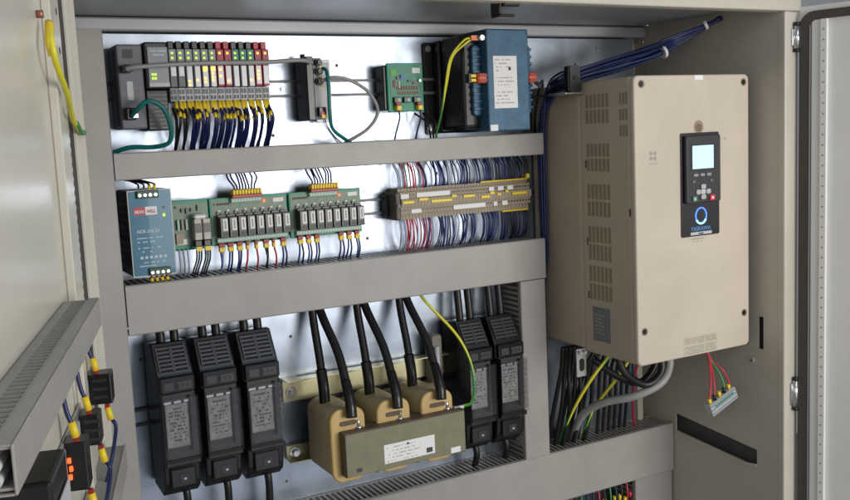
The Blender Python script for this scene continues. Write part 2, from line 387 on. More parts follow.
# ---------------------------------------------------------------- PLC row
rnd = random.Random(3)
t = thing('communication_module', 'dark grey controller module at the left end of the upper row, square vent on top', 'module', (.033, .0075, -.18))
b = MB(); b.box(.008, .054, .008, .070, -.178, -.026, DGREY, .003, 2); b.box(.0065, .012, .008, .05, -.172, -.034, DGREY2, .001); b.build('housing', t)
b = MB(); b.box(.019, .037, .070, .0706, -.051, -.035, BLACK)
for k in range(4): b.box(.0195+.0045*k, .0225+.0045*k, .0706, .071, -.050, -.036, DGREY2)
b.build('vent', t)
b = MB(); b.rbox(.022, .033, -.126, -.092, .070, .0708, .003, LGREY); b.build('label_plate', t)
b = MB(); b.cyl((.044, .070, -.110), (.044, .0712, -.110), .002, RED, 10); b.build('indicator', t)
b = MB(); b.box(.014, .032, .070, .088, -.162, -.140, BLACK, .002); b.box(.021, .035, .088, .090, -.159, -.150, STEEL, .001); b.build('network_socket', t)
b = MB(); b.box(.012, .028, .070, .092, -.078, -.064, DGREY2, .002); b.cyl((.018, .092, -.071), (.03, .092, -.071), .0055, STEEL); b.build('connector', t)
t = thing('bus_controller', 'charcoal bus controller with a silver lit face beside the crimson module row', 'module', (.078, .0075, -.18))
b = MB(); b.box(.0565, .096, .008, .066, -.182, -.108, DGREY2, .002); b.box(.0565, .098, .008, .076, -.106, -.022, DGREY2, .003, 2)
for k in range(9): b.box(.058, .094, .066, .0675, -.179+k*.0075, -.1755+k*.0075, BLACK)
b.build('housing', t)
b = MB(); b.box(.061, .098, .076, .079, -.098, -.031, MGREY, .001); b.box(.061, .098, .079, .0795, -.103, -.096, LGREY); 
scribble(b, .067, .095, .079, -.040, .003, INKW, rnd); scribble(b, .067, .095, .079, -.047, .003, INKW, rnd); b.build('face', t)
for x, z in ((.064, -.064), (.066, -.079), (.071, -.079), (.066, -.086), (.071, -.086)):
    b = MB(); b.box(x, x+.0036, .0795, .0805, z-.0036, z, LEDG); b.build('indicator', t)
x = .0995; W = .01495
kinds = 'ggggggrrtttrr'
for k in range(13):
    kd = kinds[k]; x0 = .0995+k*W; x1 = x0+W-.0006
    base = {'g': DGREY, 'r': REDMOD, 't': DGREY}[kd]; face = {'g': MGREY, 'r': REDMOD, 't': GREENM}[kd]
    if kd == 'r':
        lab = 'crimson input module of the %s crimson pair, %s half' % ('middle' if k < 9 else 'right end', 'left' if k in (6, 11) else 'right')
    elif kd == 't':
        lab = 'green labelled module between the crimson pairs, %s one' % ('leftmost', 'middle', 'rightmost')[k-8]
    else:
        lab = ('grey module directly beside the charcoal bus controller', 'second grey module right of the charcoal bus controller', 'third grey module from the charcoal controller, low amber light',
               'fourth grey module from the charcoal controller, low amber light', 'grey module with a bright amber light, left of two', 'grey module with amber lights directly left of the crimson pair')[k]
    t = thing('io_module', lab, 'module', ((x0+x1)/2, .0075, -.13))
    b = MB(); b.box(x0, x1, .010, .074, -.104, -.034, base, .001); b.build('housing', t)
    b = MB(); b.box(x0+.002, x1-.002, .016, .070, -.034, -.020, RED if kd == 'r' else BLACK, .001); b.build('release_tab', t)
    b = MB(); b.box(x0+.0005, x1-.0005, .074, .079, -.058, -.035, face, .001); b.build('upper_face', t)
    b = MB(); b.box(x0+.0008, x1-.0008, .074, .077, -.104, -.060, base, .001)
    if kd == 'r': b.box(x0+.0022, x1-.0022, .077, .0776, -.100, -.066, WPLAST)
    else: b.box(x0+.003, x1-.002, .077, .0776, (-.104 if k > 1 else -.084), -.066, WPLAST)
    b.build('lower_face', t)
    for q in range(2):
        if kd == 'r' and q: continue
        b = MB(); b.box(x0+.0045, x0+.0082, .079, .0798, -.044-.009*q, -.0405-.009*q, LEDY if kd == 'r' else LEDG); b.build('indicator', t)
    amber = {2: (-.093, -.100), 3: (-.091,), 4: (-.070, -.074, -.088, -.095), 5: (-.070, -.079, -.086, -.092), 6: (-.072, -.084), 7: (-.093,), 9: (), 10: (-.092,), 11: (-.075, -.082, -.089)}.get(k, ())
    for z in amber:
        w = .005 if (k in (4, 5) and z == -.070) else .0022
        b = MB(); b.box(x0+.0055-w/2, x0+.0055+w, .0776, .0786, z-w*.8, z+w*.4, LEDY); b.build('indicator', t)
    b = MB(); b.box(x0, x1, .010, .070, -.130, -.105, LGREY if k else MGREY, .001)
    for q in range(2):
        b.box(x0+.002+q*.006, x0+.006+q*.006, .070, .0715, -.117, -.108, DGREY); b.box(x0+.002+q*.006, x0+.0055+q*.006, .070, .0712, -.127, -.120, DGREY2)
    b.build('terminal_block', t)
    # two wires per module, each with its marker sleeve
    for q in range(3 if k > 1 else 2):
        xx = x0+.004+q*.0068-(.0102 if q == 2 else 0); z0 = -.127-.004*(q == 2)-rnd.uniform(0, .004); j = rnd.uniform(-.004, .004)
        wm = BLACKR if k < 2 else NAVY
        w = thing('wire', ('black wire hanging from the two grey modules beside the bus controller' if k < 2 else 'navy wire dropping from the crimson and grey module row into the narrow duct'), 'wire', (xx, .066, z0), ('black wires below the first two modules' if k < 2 else 'navy wires below the module row'))
        bend = .070+rnd.uniform(0, .020)
        zz = z0-.012
        b = MB(); b.tube([(xx, .066, zz), (xx+j*.5, bend, -.165), (xx+j, .064, -.195), (xx+j*1.5, .040, -.219), (xx+j*1.5, .035, -.235)], .0027, wm, 6, 4); b.build('insulation', w)
        if k or q:
            b = MB(); b.tube([(xx, .063, z0+.001), (xx+j*.3, .070, zz-.006-rnd.uniform(0, .006))], .0033, YEL, 6, 1); b.build('sleeve', w)
            if rnd.random() < .6:
                z2 = zz-rnd.uniform(.006, .020); b = MB(); b.tube([(xx+j*.3, bend-.002, z2), (xx+j*.4, bend+.001, z2-.009)], .0034, YEL, 6, 1); b.build('sleeve', w)
w = MB(); w.tube([(.017, .092, -.071), (.045, .098, -.068), (.15, .092, -.062), (.28, .086, -.060), (.355, .082, -.056), (.384, .074, -.060)], .0042, GREYC, 10)
one(w, 'cable', 'grey cable stretched across the front of the module row', 'cable', (.15, .092, -.062))
w = MB(); w.tube([(.022, .088, -.155), (.032, .112, -.141), (.048, .120, -.130), (.072, .118, -.143), (.086, .108, -.176), (.084, .095, -.205), (.058, .075, -.212), (.02, .06, -.211), (-.016, .045, -.222)], .0042, TEAL, 10)
one(w, 'cable', 'teal network cable arching from the dark grey controller to the duct', 'cable', (.022, .088, -.155))
# ---------------------------------------------------------------- network coupler
t = thing('network_coupler', 'slim black and silver network coupler with round plugs at mid upper rail', 'module', (.40, .0075, -.175))
b = MB(); b.box(.374, .390, .008, .066, -.174, -.047, BLACK, .002); b.box(.3735, .3745, .02, .06, -.165, -.055, DGREY2); b.cyl((.382, .03, -.047), (.382, .03, -.040), .005, BLACK); b.build('housing', t)
b = MB(); b.box(.390, .408, .008, .064, -.172, -.050, LGREY, .001); b.build('socket_panel', t)
b = MB(); b.box(.408, .444, .020, .024, -.178, -.050, WPLAST, .001); b.box(.411, .441, .024, .0245, -.172, -.056, LGREY); b.build('side_plate', t)
for z in (-.060, -.077, -.097):
    b = MB(); b.cyl((.399, .064, z), (.399, .074, z), .0075, DGREY2, 16); b.cyl((.399, .074, z), (.399, .080, z), .005, DGREY, 14); b.box(.398, .402, .074, .0775, z-.011, z-.007, YEL); b.build('plug', t)
b = MB(); b.box(.392, .408, .064, .078, -.166, -.148, BLACK, .001); b.box(.395, .406, .078, .080, -.163, -.157, RED); b.box(.396, .406, .078, .081, -.170, -.163, YEL); b.build('power_plug', t)
w = MB(); w.tube([(.399, .080, -.097), (.420, .092, -.091), (.455, .095, -.097), (.498, .090, -.122), (.520, .082, -.160), (.500, .072, -.195), (.455, .055, -.222), (.445, .045, -.235)], .0036, GREYC, 10)
one(w, 'cable', 'grey cable looping to the right of the silver coupler', 'cable', (.399, .080, -.097))
w = MB(); w.tube([(.404, .076, -.072), (.408, .088, -.078), (.408, .094, -.110), (.409, .090, -.160), (.418, .080, -.192), (.448, .068, -.213), (.475, .050, -.226)], .0036, TEAL, 10)
one(w, 'cable', 'teal cable hanging straight down in front of the silver coupler', 'cable', (.408, .094, -.11))
for k in range(2):
    w = MB(); w.tube([(.398+.004*k, .08, -.17), (.402+.004*k, .08, -.185), (.430, .06, -.212+.004*k), (.450+.01*k, .045, -.228)], .0013, (PALEW, BLACKR)[k], 6)
    one(w, 'wire', ('thin pale wire leaving the power plug of the silver coupler', 'thin black wire leaving the power plug of the silver coupler')[k], 'wire', (.4, .08, -.17))

# ---------------------------------------------------------------- small green board
t = thing('interface_board', 'small square green circuit board on black carrier right of the coupler', 'circuit board', (.605, .0075, -.160))
b = MB(); b.box(.5555, .648, .008, .044, -.158, -.064, BLACK, .002); b.build('carrier', t)
b = MB(); b.box(.562, .6485, .044, .050, -.162, -.060, PCBE, .0015); b.box(.568, .643, .050, .0508, -.138, -.066, PCB); b.build('board', t)
b = MB(); b.box(.622, .641, .0508, .0512, -.081, -.070, WHITE); b.build('sticker', t)
b = MB(); b.cyl((.577, .0508, -.080), (.577, .0513, -.080), .007, mat('lime sticker', (.12, .45, .08), .5), 20); b.build('round_mark', t)
b = MB(); b.box(.592, .600, .0508, .055, -.092, -.085, mat('blue trimmer', (.05, .15, .6), .4)); b.box(.583, .590, .0508, .054, -.094, -.088, BLACK)
b.box(.578, .581, .0508, .053, -.112, -.095, BLACK); b.box(.587, .590, .0508, .053, -.112, -.097, LGREY); b.box(.575, .577, .0508, .053, -.110, -.096, RED)
b.box(.610, .622, .0508, .054, -.100, -.095, BLACK); b.box(.622, .636, .0508, .054, -.104, -.099, DGREY); b.cyl((.638, .0508, -.097), (.638, .056, -.097), .003, STEEL)
for k in range(9): b.box(.582+k*.006, .586+k*.006, .0508, .052, -.116, -.108, mat('brown resistor', (.22, .08, .06), .5)); b.box(.584+k*.006, .587+k*.006, .0508, .052, -.126, -.119, mat('brown resistor', (.22, .08, .06), .5))
b.build('components', t)
for x in (.573, .596, .620):
    b = MB(); b.box(x, x+.017, .050, .058, -.143, -.131, BLACK, .001); b.box(x+.007, x+.015, .058, .059, -.141, -.134, TBG); b.build('screw_terminal', t)
for lab, x in (('navy wire with red and yellow sleeve under the left of the small green board', .581), ('navy wire with red and yellow sleeve under the right of the small green board', .632)):
    w = thing('wire', lab, 'wire', (x, .056, -.145))
    b = MB(); b.tube([(x, .058, -.158), (x+.001, .060, -.175), (x-.004, .050, -.205), (x-.005, .035, -.235)], .0018, NAVY, 7); b.build('insulation', w)
    b = MB(); b.box(x-.006, x+.005, .050, .062, -.149, -.142, FRED, .001); b.build('ferrule', w)
    b = MB(); b.box(x-.005, x+.006, .050, .063, -.159, -.149, YEL, .001); b.build('sleeve', w)

# ---------------------------------------------------------------- blue transformer
t = thing('control_transformer', 'blue and black control transformer with white nameplate above the narrow duct', 'transformer', (.78, 0, -.215))
b = MB(); b.rbox(.676, .708, -.213, -.012, .001, .006, .006, BLACK); b.box(.70, .90, .006, .030, -.211, -.010, BLACK, .004)
b.cyl((.687, .006, -.026), (.687, .010, -.026), .007, STEEL, 12); b.cyl((.684, .006, -.198), (.684, .010, -.198), .007, STEEL, 12); b.build('base', t)
b = MB(); b.box(.705, .875, .030, .125, -.206, -.006, BLACK, .010, 3); b.build('winding', t)
for x0, x1 in ((.7215, .7435), (.852, .872)):
    b = MB(); b.rbox(x0, x1, -.178, -.030, .120, .134, .008, BLUET, .003)
    for k in range(9): b.box(x0-.001, x1+.001, .131, .1375, -.166+k*.0155, -.160+k*.0155, BLUET, .001)
    b.build('cooling_ribs', t)
b = MB(); b.box(.742, .8485, .02, .160, -.212, .001, BLUET, .003, 2); b.build('core_cover', t)
b = MB(); b.box(.757, .8165, .160, .1605, -.164, -.055, WHITE)
for k in range(13):
    if k in (4, 8): continue
    scribble(b, .761, .79+.02*rnd.random(), .1605, -.064-k*.0075, .0022, INKG, rnd, .6)
b.box(.795, .801, .1605, .161, -.085, -.078, INK); b.build('nameplate', t)
b = MB(); b.box(.745, .764, .160, .1605, -.211, -.198, WHITE); b.build('sticker', t)
for x0, x1, nm in ((.722, .744, 'l'), (.850, .872, 'r')):
    b = MB(); b.box(x0, x1, .134, .156, -.110, -.090, ORANGE, .002)
    for q in (0, 1): b.box(x0+.002, x1-.002, .156, .158, -.108+.010*q, -.102+.010*q, FRED)
    b.build('orange_terminal', t)
b = MB(); b.box(.708, .720, .134, .150, -.098, -.092, YEL); b.box(.708, .720, .134, .150, -.107, -.101, YEL); b.box(.704, .709, .134, .148, -.109, -.090, BLACK); b.build('marker_sleeve', t)
b = MB(); b.box(.712, .728, .135, .150, -.022, -.012, mat('copper lug', (.4, .14, .08), .35, .6)); b.cyl((.734, .13, -.017), (.734, .158, -.017), .006, STEEL, 12); b.build('earth_lug', t)
for k in range(2):
    w = MB(); w.tube([(.716, .143, -.017-.003*k), (.696+.004*k, .146, -.022-.006*k), (.672+.004*k, .130, -.055), (.668+.003*k, .11, -.11), (.672, .08, -.17), (.674, .04, -.235)], .0022, EARTH, 8)
    one(w, 'earth_wire', ('outer yellow and green earth wire curving left of the blue transformer', 'inner yellow and green earth wire curving left of the blue transformer')[k], 'wire', (.67, .11, -.1))
for k in range(3):
    w = MB(); w.tube([(.640+.02*k, .02, -.165), (.655+.01*k, .05, -.19), (.668+.006*k, .04, -.235)], .0022, BLACKR, 7)
    one(w, 'wire', 'black wire slipping behind the transformer foot into the narrow duct', 'wire', (.66, .03, -.2), 'black wires left of the transformer')

# ---------------------------------------------------------------- power supply
t = thing('power_supply', 'blue faced power supply with red and white maker label, left of relay boards', 'power supply', (.04, .0075, -.447))
b = MB(); b.box(.0005, .078, .010, .097, -.446, -.289, DGREY2, .002)
for k in range(10): b.box(-.0003, .0007, .02, .09, -.43+k*.014, -.424+k*.014, BLACK)
b.build('housing', t)
b = MB(); b.rbox(.0, .079, -.4465, -.2885, .097, .0995, .002, LGREY); b.rbox(.002, .077, -.4445, -.2905, .0995, .1003, .002, BLUEP); b.build('face', t)
b = MB(); b.box(.009, .030, .1003, .1008, -.334, -.319, RED); b.box(.030, .051, .1003, .1008, -.334, -.319, WHITE); b.build('maker_label', t)
text('MEAN', .0105, .1011, -.3305, .0085, WHITE, t, 'lettering', sx=.74); text('WELL', .0325, .1011, -.3305, .0085, RED, t, 'lettering', sx=.76)
text('NDR-240-24', .012, .1006, -.3665, .0085, INKW, t, 'lettering', sx=.9)
b = MB()
for k, z in enumerate((-.377, -.384, -.395, -.402, -.422, -.428)): scribble(b, .012, .035+.03*rnd.random(), .1003, z, .0022, INKW, rnd, .6)
for k in range(6): b.box(.015+k*.0085, .020+k*.0085, .1003, .1006, -.414, -.409, INKW)
b.build('printed_text', t)
b = MB(); b.box(.061, .065, .1003, .1013, -.3385, -.3335, LEDG); b.build('indicator', t)
b = MB(); b.cyl((.064, .1003, -.322), (.064, .1012, -.322), .0025, BLACK, 12); b.build('adjuster', t)
for x0, z0, n in ((.016, -.3035, 4), (.028, -.4455, 4)):
    b = MB(); b.box(x0, x0+.0095*n+.001, .085, .1065, z0, z0+.014, mat('dark green terminal', (.03, .09, .06), .45), .001)
    for k in range(n): b.cyl((x0+.005+.0095*k, .1065, z0+.006), (x0+.005+.0095*k, .1075, z0+.006), .003, STEEL, 10)
    b.build('terminal_block', t)
for k in range(4):
    x = .022+.0095*k
    w = thing('wire', 'black wire with yellow sleeve entering the top of the blue power supply', 'wire', (x, .095, -.289), 'black wires above the power supply')
    b = MB(); b.tube([(x, .096, -.285), (x-.001, .098, -.278), (x-.008-.003*k, .075, -.272), (x-.016-.003*k, .045, -.268), (x-.017-.003*k, .04, -.255)], .0018, BLACKR, 7); b.build('insulation', w)
    if k > 1: b = MB(); b.tube([(x, .096, -.290), (x, .098, -.279)], .003, YEL, 7, 1); b.build('sleeve', w)
    x = .033+.0095*k
    w = thing('wire', 'black wire with red and yellow ferrule leaving the bottom of the blue power supply', 'wire', (x, .095, -.447), 'black wires below the power supply')
    b = MB(); b.tube([(x, .094, -.455), (x+.004, .085, -.462), (x+.006, .050, -.466), (x+.006, .035, -.480)], .002, BLACKR, 7); b.build('insulation', w)
    b = MB(); b.tube([(x, .096, -.444), (x, .095, -.451)], .0026, FRED, 7, 1); b.build('ferrule', w)
    b = MB(); b.tube([(x, .095, -.450), (x+.001, .0935, -.457)], .0031, YEL, 7, 1); b.build('sleeve', w)

# ---------------------------------------------------------------- boards in the second row
t = thing('rectifier_board', 'small grey green circuit board with capacitors between power supply and relays', 'circuit board', (.126, .0075, -.41))
b = MB(); b.box(.090, .160, .008, .042, -.408, -.320, MGREY, .001); b.build('carrier', t)
b = MB(); b.box(.089, .1615, .042, .046, -.4115, -.3155, PCBE, .001); b.box(.092, .159, .046, .0468, -.402, -.322, PCBG); b.build('board', t)
b = MB()
for k in range(3): b.box(.108+.009*k, .112+.009*k, .0468, .052, -.338-.003*(k % 2), -.331, BLACK); b.box(.098+.008*k, .102+.008*k, .0468, .054, -.372, -.352, (TBG, BEIGE)[k % 2])
b.box(.126, .150, .0468, .072, -.352, -.343, WPLAST, .003); b.box(.095, .108, .0468, .051, -.398, -.378, BEIGE); b.box(.138, .140, .0468, .05, -.337, -.326, INK); b.box(.097, .101, .0468, .05, -.33, -.326, BLACK)
b.box(.098, .116, .0468, .0475, -.400, -.390, WHITE)
b.build('components', t)
for x in (.126, .143):
    b = MB(); b.box(x, x+.014, .0468, .070, -.392, -.352, mat('ivory relay', (.5, .48, .42), .5), .001); b.box(x+.001, x+.013, .07, .0705, -.378, -.360, BLACK); b.build('fuse_holder', t)
    b = MB(); b.box(x, x+.013, .0468, .068, -.405, -.393, BLACK, .001); b.box(x+.001, x+.012, .068, .070, -.413, -.405, YEL); b.build('screw_terminal', t)
    for q in range(3):
        w = MB(); xx = x+.002+.0045*q; w.tube([(xx, .066, -.410), (xx-.001, .064, -.430), (xx-.006, .050, -.455), (xx-.008, .035, -.478)], .0017, BLACKR, 7)
        one(w, 'wire', 'black wire under the yellow terminals of the small capacitor board', 'wire', (xx, .066, -.41), 'black wires below the capacitor board')
for q in range(3):
    xx = .098+.008*q; w = MB(); w.tube([(xx, .050, -.408), (xx, .055, -.435), (xx+.001, .045, -.460), (xx, .03, -.478)], .0015, (PALEW, GREYC)[q % 2], 6)
    one(w, 'wire', ('leftmost thin pale wire dropping below the small capacitor board', 'thin grey wire dropping below the small capacitor board', 'pale wire dropping below the small capacitor board nearest its fuse holders')[q], 'wire', (xx, .05, -.408))

def relay_board(x0, lab, used):
    t = thing('relay_board', lab, 'relay board', (x0+.08, .0075, -.408))
    x1 = x0+.160
    b = MB(); b.box(x0+.004, x1-.004, .008, .036, -.404, -.322, MGREY, .001); b.build('carrier', t)
    b = MB(); b.box(x0, x1, .036, .043, -.409, -.3165, PCBE, .001); b.box(x0+.003, x1-.003, .043, .0438, -.403, -.321, PCBG); b.build('board', t)
    b = MB(); scribble(b, x0+.008, x0+.040, .0438, -.331, .0045, INK, rnd, .95)
    b.box(x1-.030, x1-.008, .0438, .0446, -.332, -.324, WHITE)
    for k in range(8):
        xx = x0+.013+k*.0178; b.box(xx, xx+.005, .0438, .048, -.348, -.343, BLACK); b.box(xx+.007, xx+.012, .0438, .047, -.351, -.346, DGREY); b.box(xx+.003, xx+.008, .0438, .046, -.343, -.340, WHITE)
    b.build('components', t)
    b = MB(); b.box(x0+.042, x0+.104, .0438, .052, -.3275, -.318, TBG, .001)
    for k in range(10): b.cyl((x0+.046+k*.006, .052, -.323), (x0+.046+k*.006, .0526, -.323), .0018, WHITE, 8)
    b.build('upper_socket', t)
    b = MB(); b.box(x0+.042, x0+.103, .045, .062, -.3185, -.3115, FRED, .001)
    for k in range(10):
        b.box(x0+.0425+k*.006, x0+.0475+k*.006, .048, .066, -.3115, -.3015, YEL, .0012)
    b.build('plug', t)
    b = MB(); b.cyl((x0+.110, .0438, -.328), (x0+.110, .048, -.328), .0026, LEDR, 12); b.build('indicator', t)
    for k in range(8):
        xx = x0+.0115+k*.0182
        b = MB(); b.box(xx, xx+.0165, .0438, .070, -.393, -.3525, BLACK, .001)
        b.box(xx+.0005, xx+.0155, .0438, .058, -.3535, -.3495, BLACK); b.build('relay', t)
        b = MB(); b.box(xx+.0055, xx+.0145, .070, .0704, -.379, -.356, WHITE)
        b.box(xx+.0085, xx+.0115, .0704, .0707, -.376, -.359, INKG); b.box(xx+.004, xx+.015, .070, .0706, -.391, -.382, DGREY2); b.build('relay_label', t)
    b = MB(); b.box(x0+.009, x1-.006, .0438, .053, -.4035, -.394, TBG, .001)
    for k in range(24): b.cyl((x0+.0125+k*.0060, .053, -.399), (x0+.0125+k*.0060, .0534, -.399), .0018, WHITE, 8)
    b.build('lower_terminals', t)
    for k in range(8):
        xx = x0+.043+.006*k+.004; j = rnd.uniform(-.004, .004)-(k-4)*-.0015
        w = MB(); w.tube([(xx, .057, -.303), (xx, .058, -.295), (xx+j, .050, -.280), (xx+j*.8, .035, -.266), (xx+j*.8, .035, -.25)], .0017, NAVY, 6)
        one(w, 'wire', 'navy wire rising from the yellow plug of the %s' % lab.split(',')[0], 'wire', (xx, .057, -.303), 'navy wires above the %s' % lab.split(',')[0])
    for k, cset in enumerate(used):
        if not cset: continue
        xx = x0+.0165+k*.0182
        for q, cm in enumerate(cset):
            xq = xx+(q-.5)*.005; j = rnd.uniform(-.003, .003)
            nmw = {NAVY: 'navy', BLUEW: 'blue', REDW: 'red', BLACKR: 'black', PALEW: 'pale'}[cm]
            w = thing('wire', '%s wire with red and yellow ferrule below the %s' % (nmw, lab.split(',')[0]), 'wire', (xq, .05, -.404), '%s wires below the %s' % (nmw, lab.split(',')[0]))
            b = MB(); b.tube([(xq, .052, -.420), (xq+j, .055, -.440), (xq+j*1.5, .045, -.460), (xq+j*1.5, .03, -.482)], .0019, cm, 6); b.build('insulation', w)
            b = MB(); b.box(xq-.0032, xq+.0032, .046, .054, -.4125, -.4045, FRED, .001); b.build('ferrule', w)
            b = MB(); b.box(xq-.003, xq+.003, .047, .056, -.4215, -.4125-.001*q, YEL, .001); b.build('sleeve', w)
B2 = (BLUEW, NAVY)
relay_board(.1645, 'left relay board, green with eight black relays and a full row of wires', [(BLUEW, PALEW), B2, B2, (REDW,), (REDW,), (BLACKR, BLACKR), (REDW,), B2])
relay_board(.3285, 'right relay board, green with eight black relays and a gap in its wires', [B2, B2, B2, None, None, B2, B2, B2])

# ---------------------------------------------------------------- long terminal strip
t = thing('terminal_strip', 'long brownish row of terminals with yellow markers and white strips', 'terminal strip', (.735, .0075, -.39))
b = MB(); b.box(.562, .574, .008, .062, -.392, -.332, mat('dark end bracket', (.10, .08, .06), .5), .003, 2); b.cyl((.568, .062, -.361), (.568, .066, -.361), .004, DGREY, 12); b.box(.555, .562, .008, .030, -.385, -.339, BLACK, .001); b.build('end_bracket', t)
N = 42; P = (.915-.576)/N
for k in range(N):
    xx = .576+k*P; b = MB()
    for za, zb, da, db in ((-.3925, -.380, .008, .048), (-.3795, -.3645, .008, .057), (-.3642, -.3478, .008, .062), (-.3475, -.333, .008, .055), (-.3328, -.3255, .008, .045)):
        b.box(xx, xx+P-.0007, da, db, za, zb, BEIGE)
    b.cyl((xx+P*.45, .057, -.372), (xx+P*.45, .0575, -.372), .0022, BLACK, 8); b.cyl((xx+P*.45, .055, -.340), (xx+P*.45, .0555, -.340), .0022, BLACK, 8)
    b.build('terminal', t)
for i, (a, c, z0, z1, d, m) in enumerate(((.577, .597, -.3475, -.337, .0553, WHITE), (.616, .70, -.3465, -.336, .0553, WHITE), (.802, .816, -.3455, -.336, .0553, WHITE), (.826, .842, -.3455, -.336, .0553, WHITE), (.852, .868, -.3455, -.336, .0553, WHITE), (.60, .625, -.3795, -.3705, .0572, WHITE),
        (.706, .790, -.3795, -.3695, .0572, WHITE), (.812, .822, -.3795, -.3695, .0572, WHITE), (.835, .850, -.3795, -.3695, .0572, WHITE))):
    b = MB(); b.box(a, c, d, d+.002, z0, z1, m, .0005); b.build('label_strip', t)
for a, c, z in ((.578, .606, -.3575), (.618, .640, -.3535), (.648, .700, -.3595), (.73, .76, -.3545), (.70, .712, -.352), (.776, .800, -.3595), (.80, .812, -.352), (.82, .83, -.3565), (.842, .85, -.351), (.86, .90, -.3575)):
    b = MB(); b.box(a, c, .062, .0645, z, z+.006, YEL, .0005); b.build('jumper_bar', t)
for q in ((.785, .914, .040, .050, -.3258, -.3222), (.905, .913, .045, .06, -.3222, -.312), (.84, .912, .044, .052, -.3962, -.3926)):
    b = MB(); b.box(*q, YEL, .001); b.build('marker_row', t)
for side in (0, 1):
    for k in range(N):
        xx = .576+(k+.5)*P; j = rnd.uniform(-.0035, .0035); far = k > 34
        if side == 0: cm = PALEW if k < 2 else REDW if k in (2, 4, 5, 7) else GRNW if k == 3 else (PALEW if k < 8 else ((NAVY, BLUEW, PALEW, NAVY, BLUEW, NAVY, PALEW)[(k*3) % 7] if not far else (NAVY, BLACKR)[k % 2]))
        else: cm = PALEW if k < 2 else REDW if k in (2, 3, 4, 6, 8) else (PALEW if k < 9 and k != 7 else (BLUEW, PALEW, NAVY, NAVY, BLUEW, NAVY, PALEW)[(k*2) % 7] if not far else (NAVY, BLACKR)[k % 2])
        nm = {NAVY: 'navy', BLUEW: 'blue', REDW: 'red', BLACKR: 'black', PALEW: 'pale blue', GRNW: 'green'}[cm]
        ud = ('rising above', 'dropping below')[side]
        for q in ((0,) if cm is GRNW else (0, 1)):
            if cm is PALEW and 8 < k and (q or k % 2): continue
            x2 = xx+(q-.5)*.0034; w = MB(); j += rnd.uniform(-.002, .002); bo = rnd.uniform(-.010, .004)
            if side == 0: w.tube([(x2, .040, -.330), (x2+j*.4, .050+bo, -.315), (x2+j, .046+bo, -.290), (x2+j, .030, -.272), (x2+j, .03, -.255)], .00145, cm, 6, 4)
            else: w.tube([(x2, .042, -.390), (x2+j*.4, .052+bo, -.410), (x2+j*1.4, .048+bo, -.440), (x2+j*1.4, .030, -.464), (x2+j, .03, -.482)], .00145, cm, 6, 4)
            one(w, 'wire', '%s wire %s the long brownish terminal strip' % (nm, ud), 'wire', (x2, .04, (-.33, -.39)[side]), '%s wires %s the terminal strip' % (nm, ud))

# ---------------------------------------------------------------- cable bundle on the right and its clip
clip = thing('cable_clip', 'black saddle clip holding the blue cable bundle beside the beige drive', 'cable clip', (.934, .0, -.14))
b = MB(); b.box(.921, .950, .186, .203, -.135, -.080, BLACK, .002); b.rbox(.922, .949, -.136, -.079, .203, .207, .003, DGREY2)
b.cyl((.936, .207, -.105), (.936, .2085, -.105), .006, BLACK, 14); b.build('saddle', clip)
b = MB(); b.box(.921, .95, 0, .16, -.140, -.136, STEEL); b.box(.905, .955, .15, .212, -.1405, -.1362, STEEL, .001); b.build('bracket', clip)
for k in range(16):
    a = k*2.4; r = .0035*math.sqrt(k); ox, oz = r*math.cos(a), r*math.sin(a)
    w = MB(); f = rnd.uniform(.8, 1.2)
    w.tube([(1.312, .262+oz*.6, .020+ox*.4), (1.248+ox, .212, -.018+oz*f), (1.15+ox, .20+ox, -.054+oz*1.4*f), (1.05, .2+ox, -.078+oz*f*1.6), (.96, .195+ox, -.098+oz*1.2), (.935+ox, .17+ox, -.108+oz*1.4), (.944+ox*.6, .11+ox, -.128+oz), (.9445+ox*.5, .072+oz*.9, -.20), (.9445+ox*.5, .066+oz, -.35), (.9445+ox*.5, .066+oz*.8, -.50), (.942+ox*.4, .05, -.66), (.945, .04, -.98)], .0025, (NAVY, mat('steel blue cable', (.025, .055, .13), .38), NAVY, mat('dark blue cable', (.010, .02, .075), .4))[k % 4], 6, 5)
    one(w, 'cable', 'dark blue cable in the bundle running over the beige drive to the ceiling corner', 'cable', (1.05, .2, -.08), 'dark blue cables in the ceiling bundle')
b = MB(); b.tube([(1.188, .2045, -.052), (1.1945, .2055, -.0495)], .0140, WHITE, 12, 1); one(b, 'cable_tie', 'white tie round the middle of the blue cable bundle', 'cable tie', (1.19, .2, -.05))
b = MB(); b.tube([(1.285, .238, .005), (1.290, .242, .008)], .011, WHITE, 12, 1); one(b, 'cable_tie', 'white tie round the blue cable bundle near the ceiling corner', 'cable tie', (1.288, .24, .007))
for k in range(3):
    w = MB(); w.tube([(.868, .15, -.104-.003*k), (.885, .155, -.118-.003*k), (.905, .13, -.105), (.925, .09, -.12), (.94, .05, -.18), (.945+.004*k, .035, -.235)], .0022, BLACKR, 7)
    one(w, 'wire', 'black wire from the right orange terminal of the transformer', 'wire', (.88, .15, -.11), 'black wires right of the transformer')

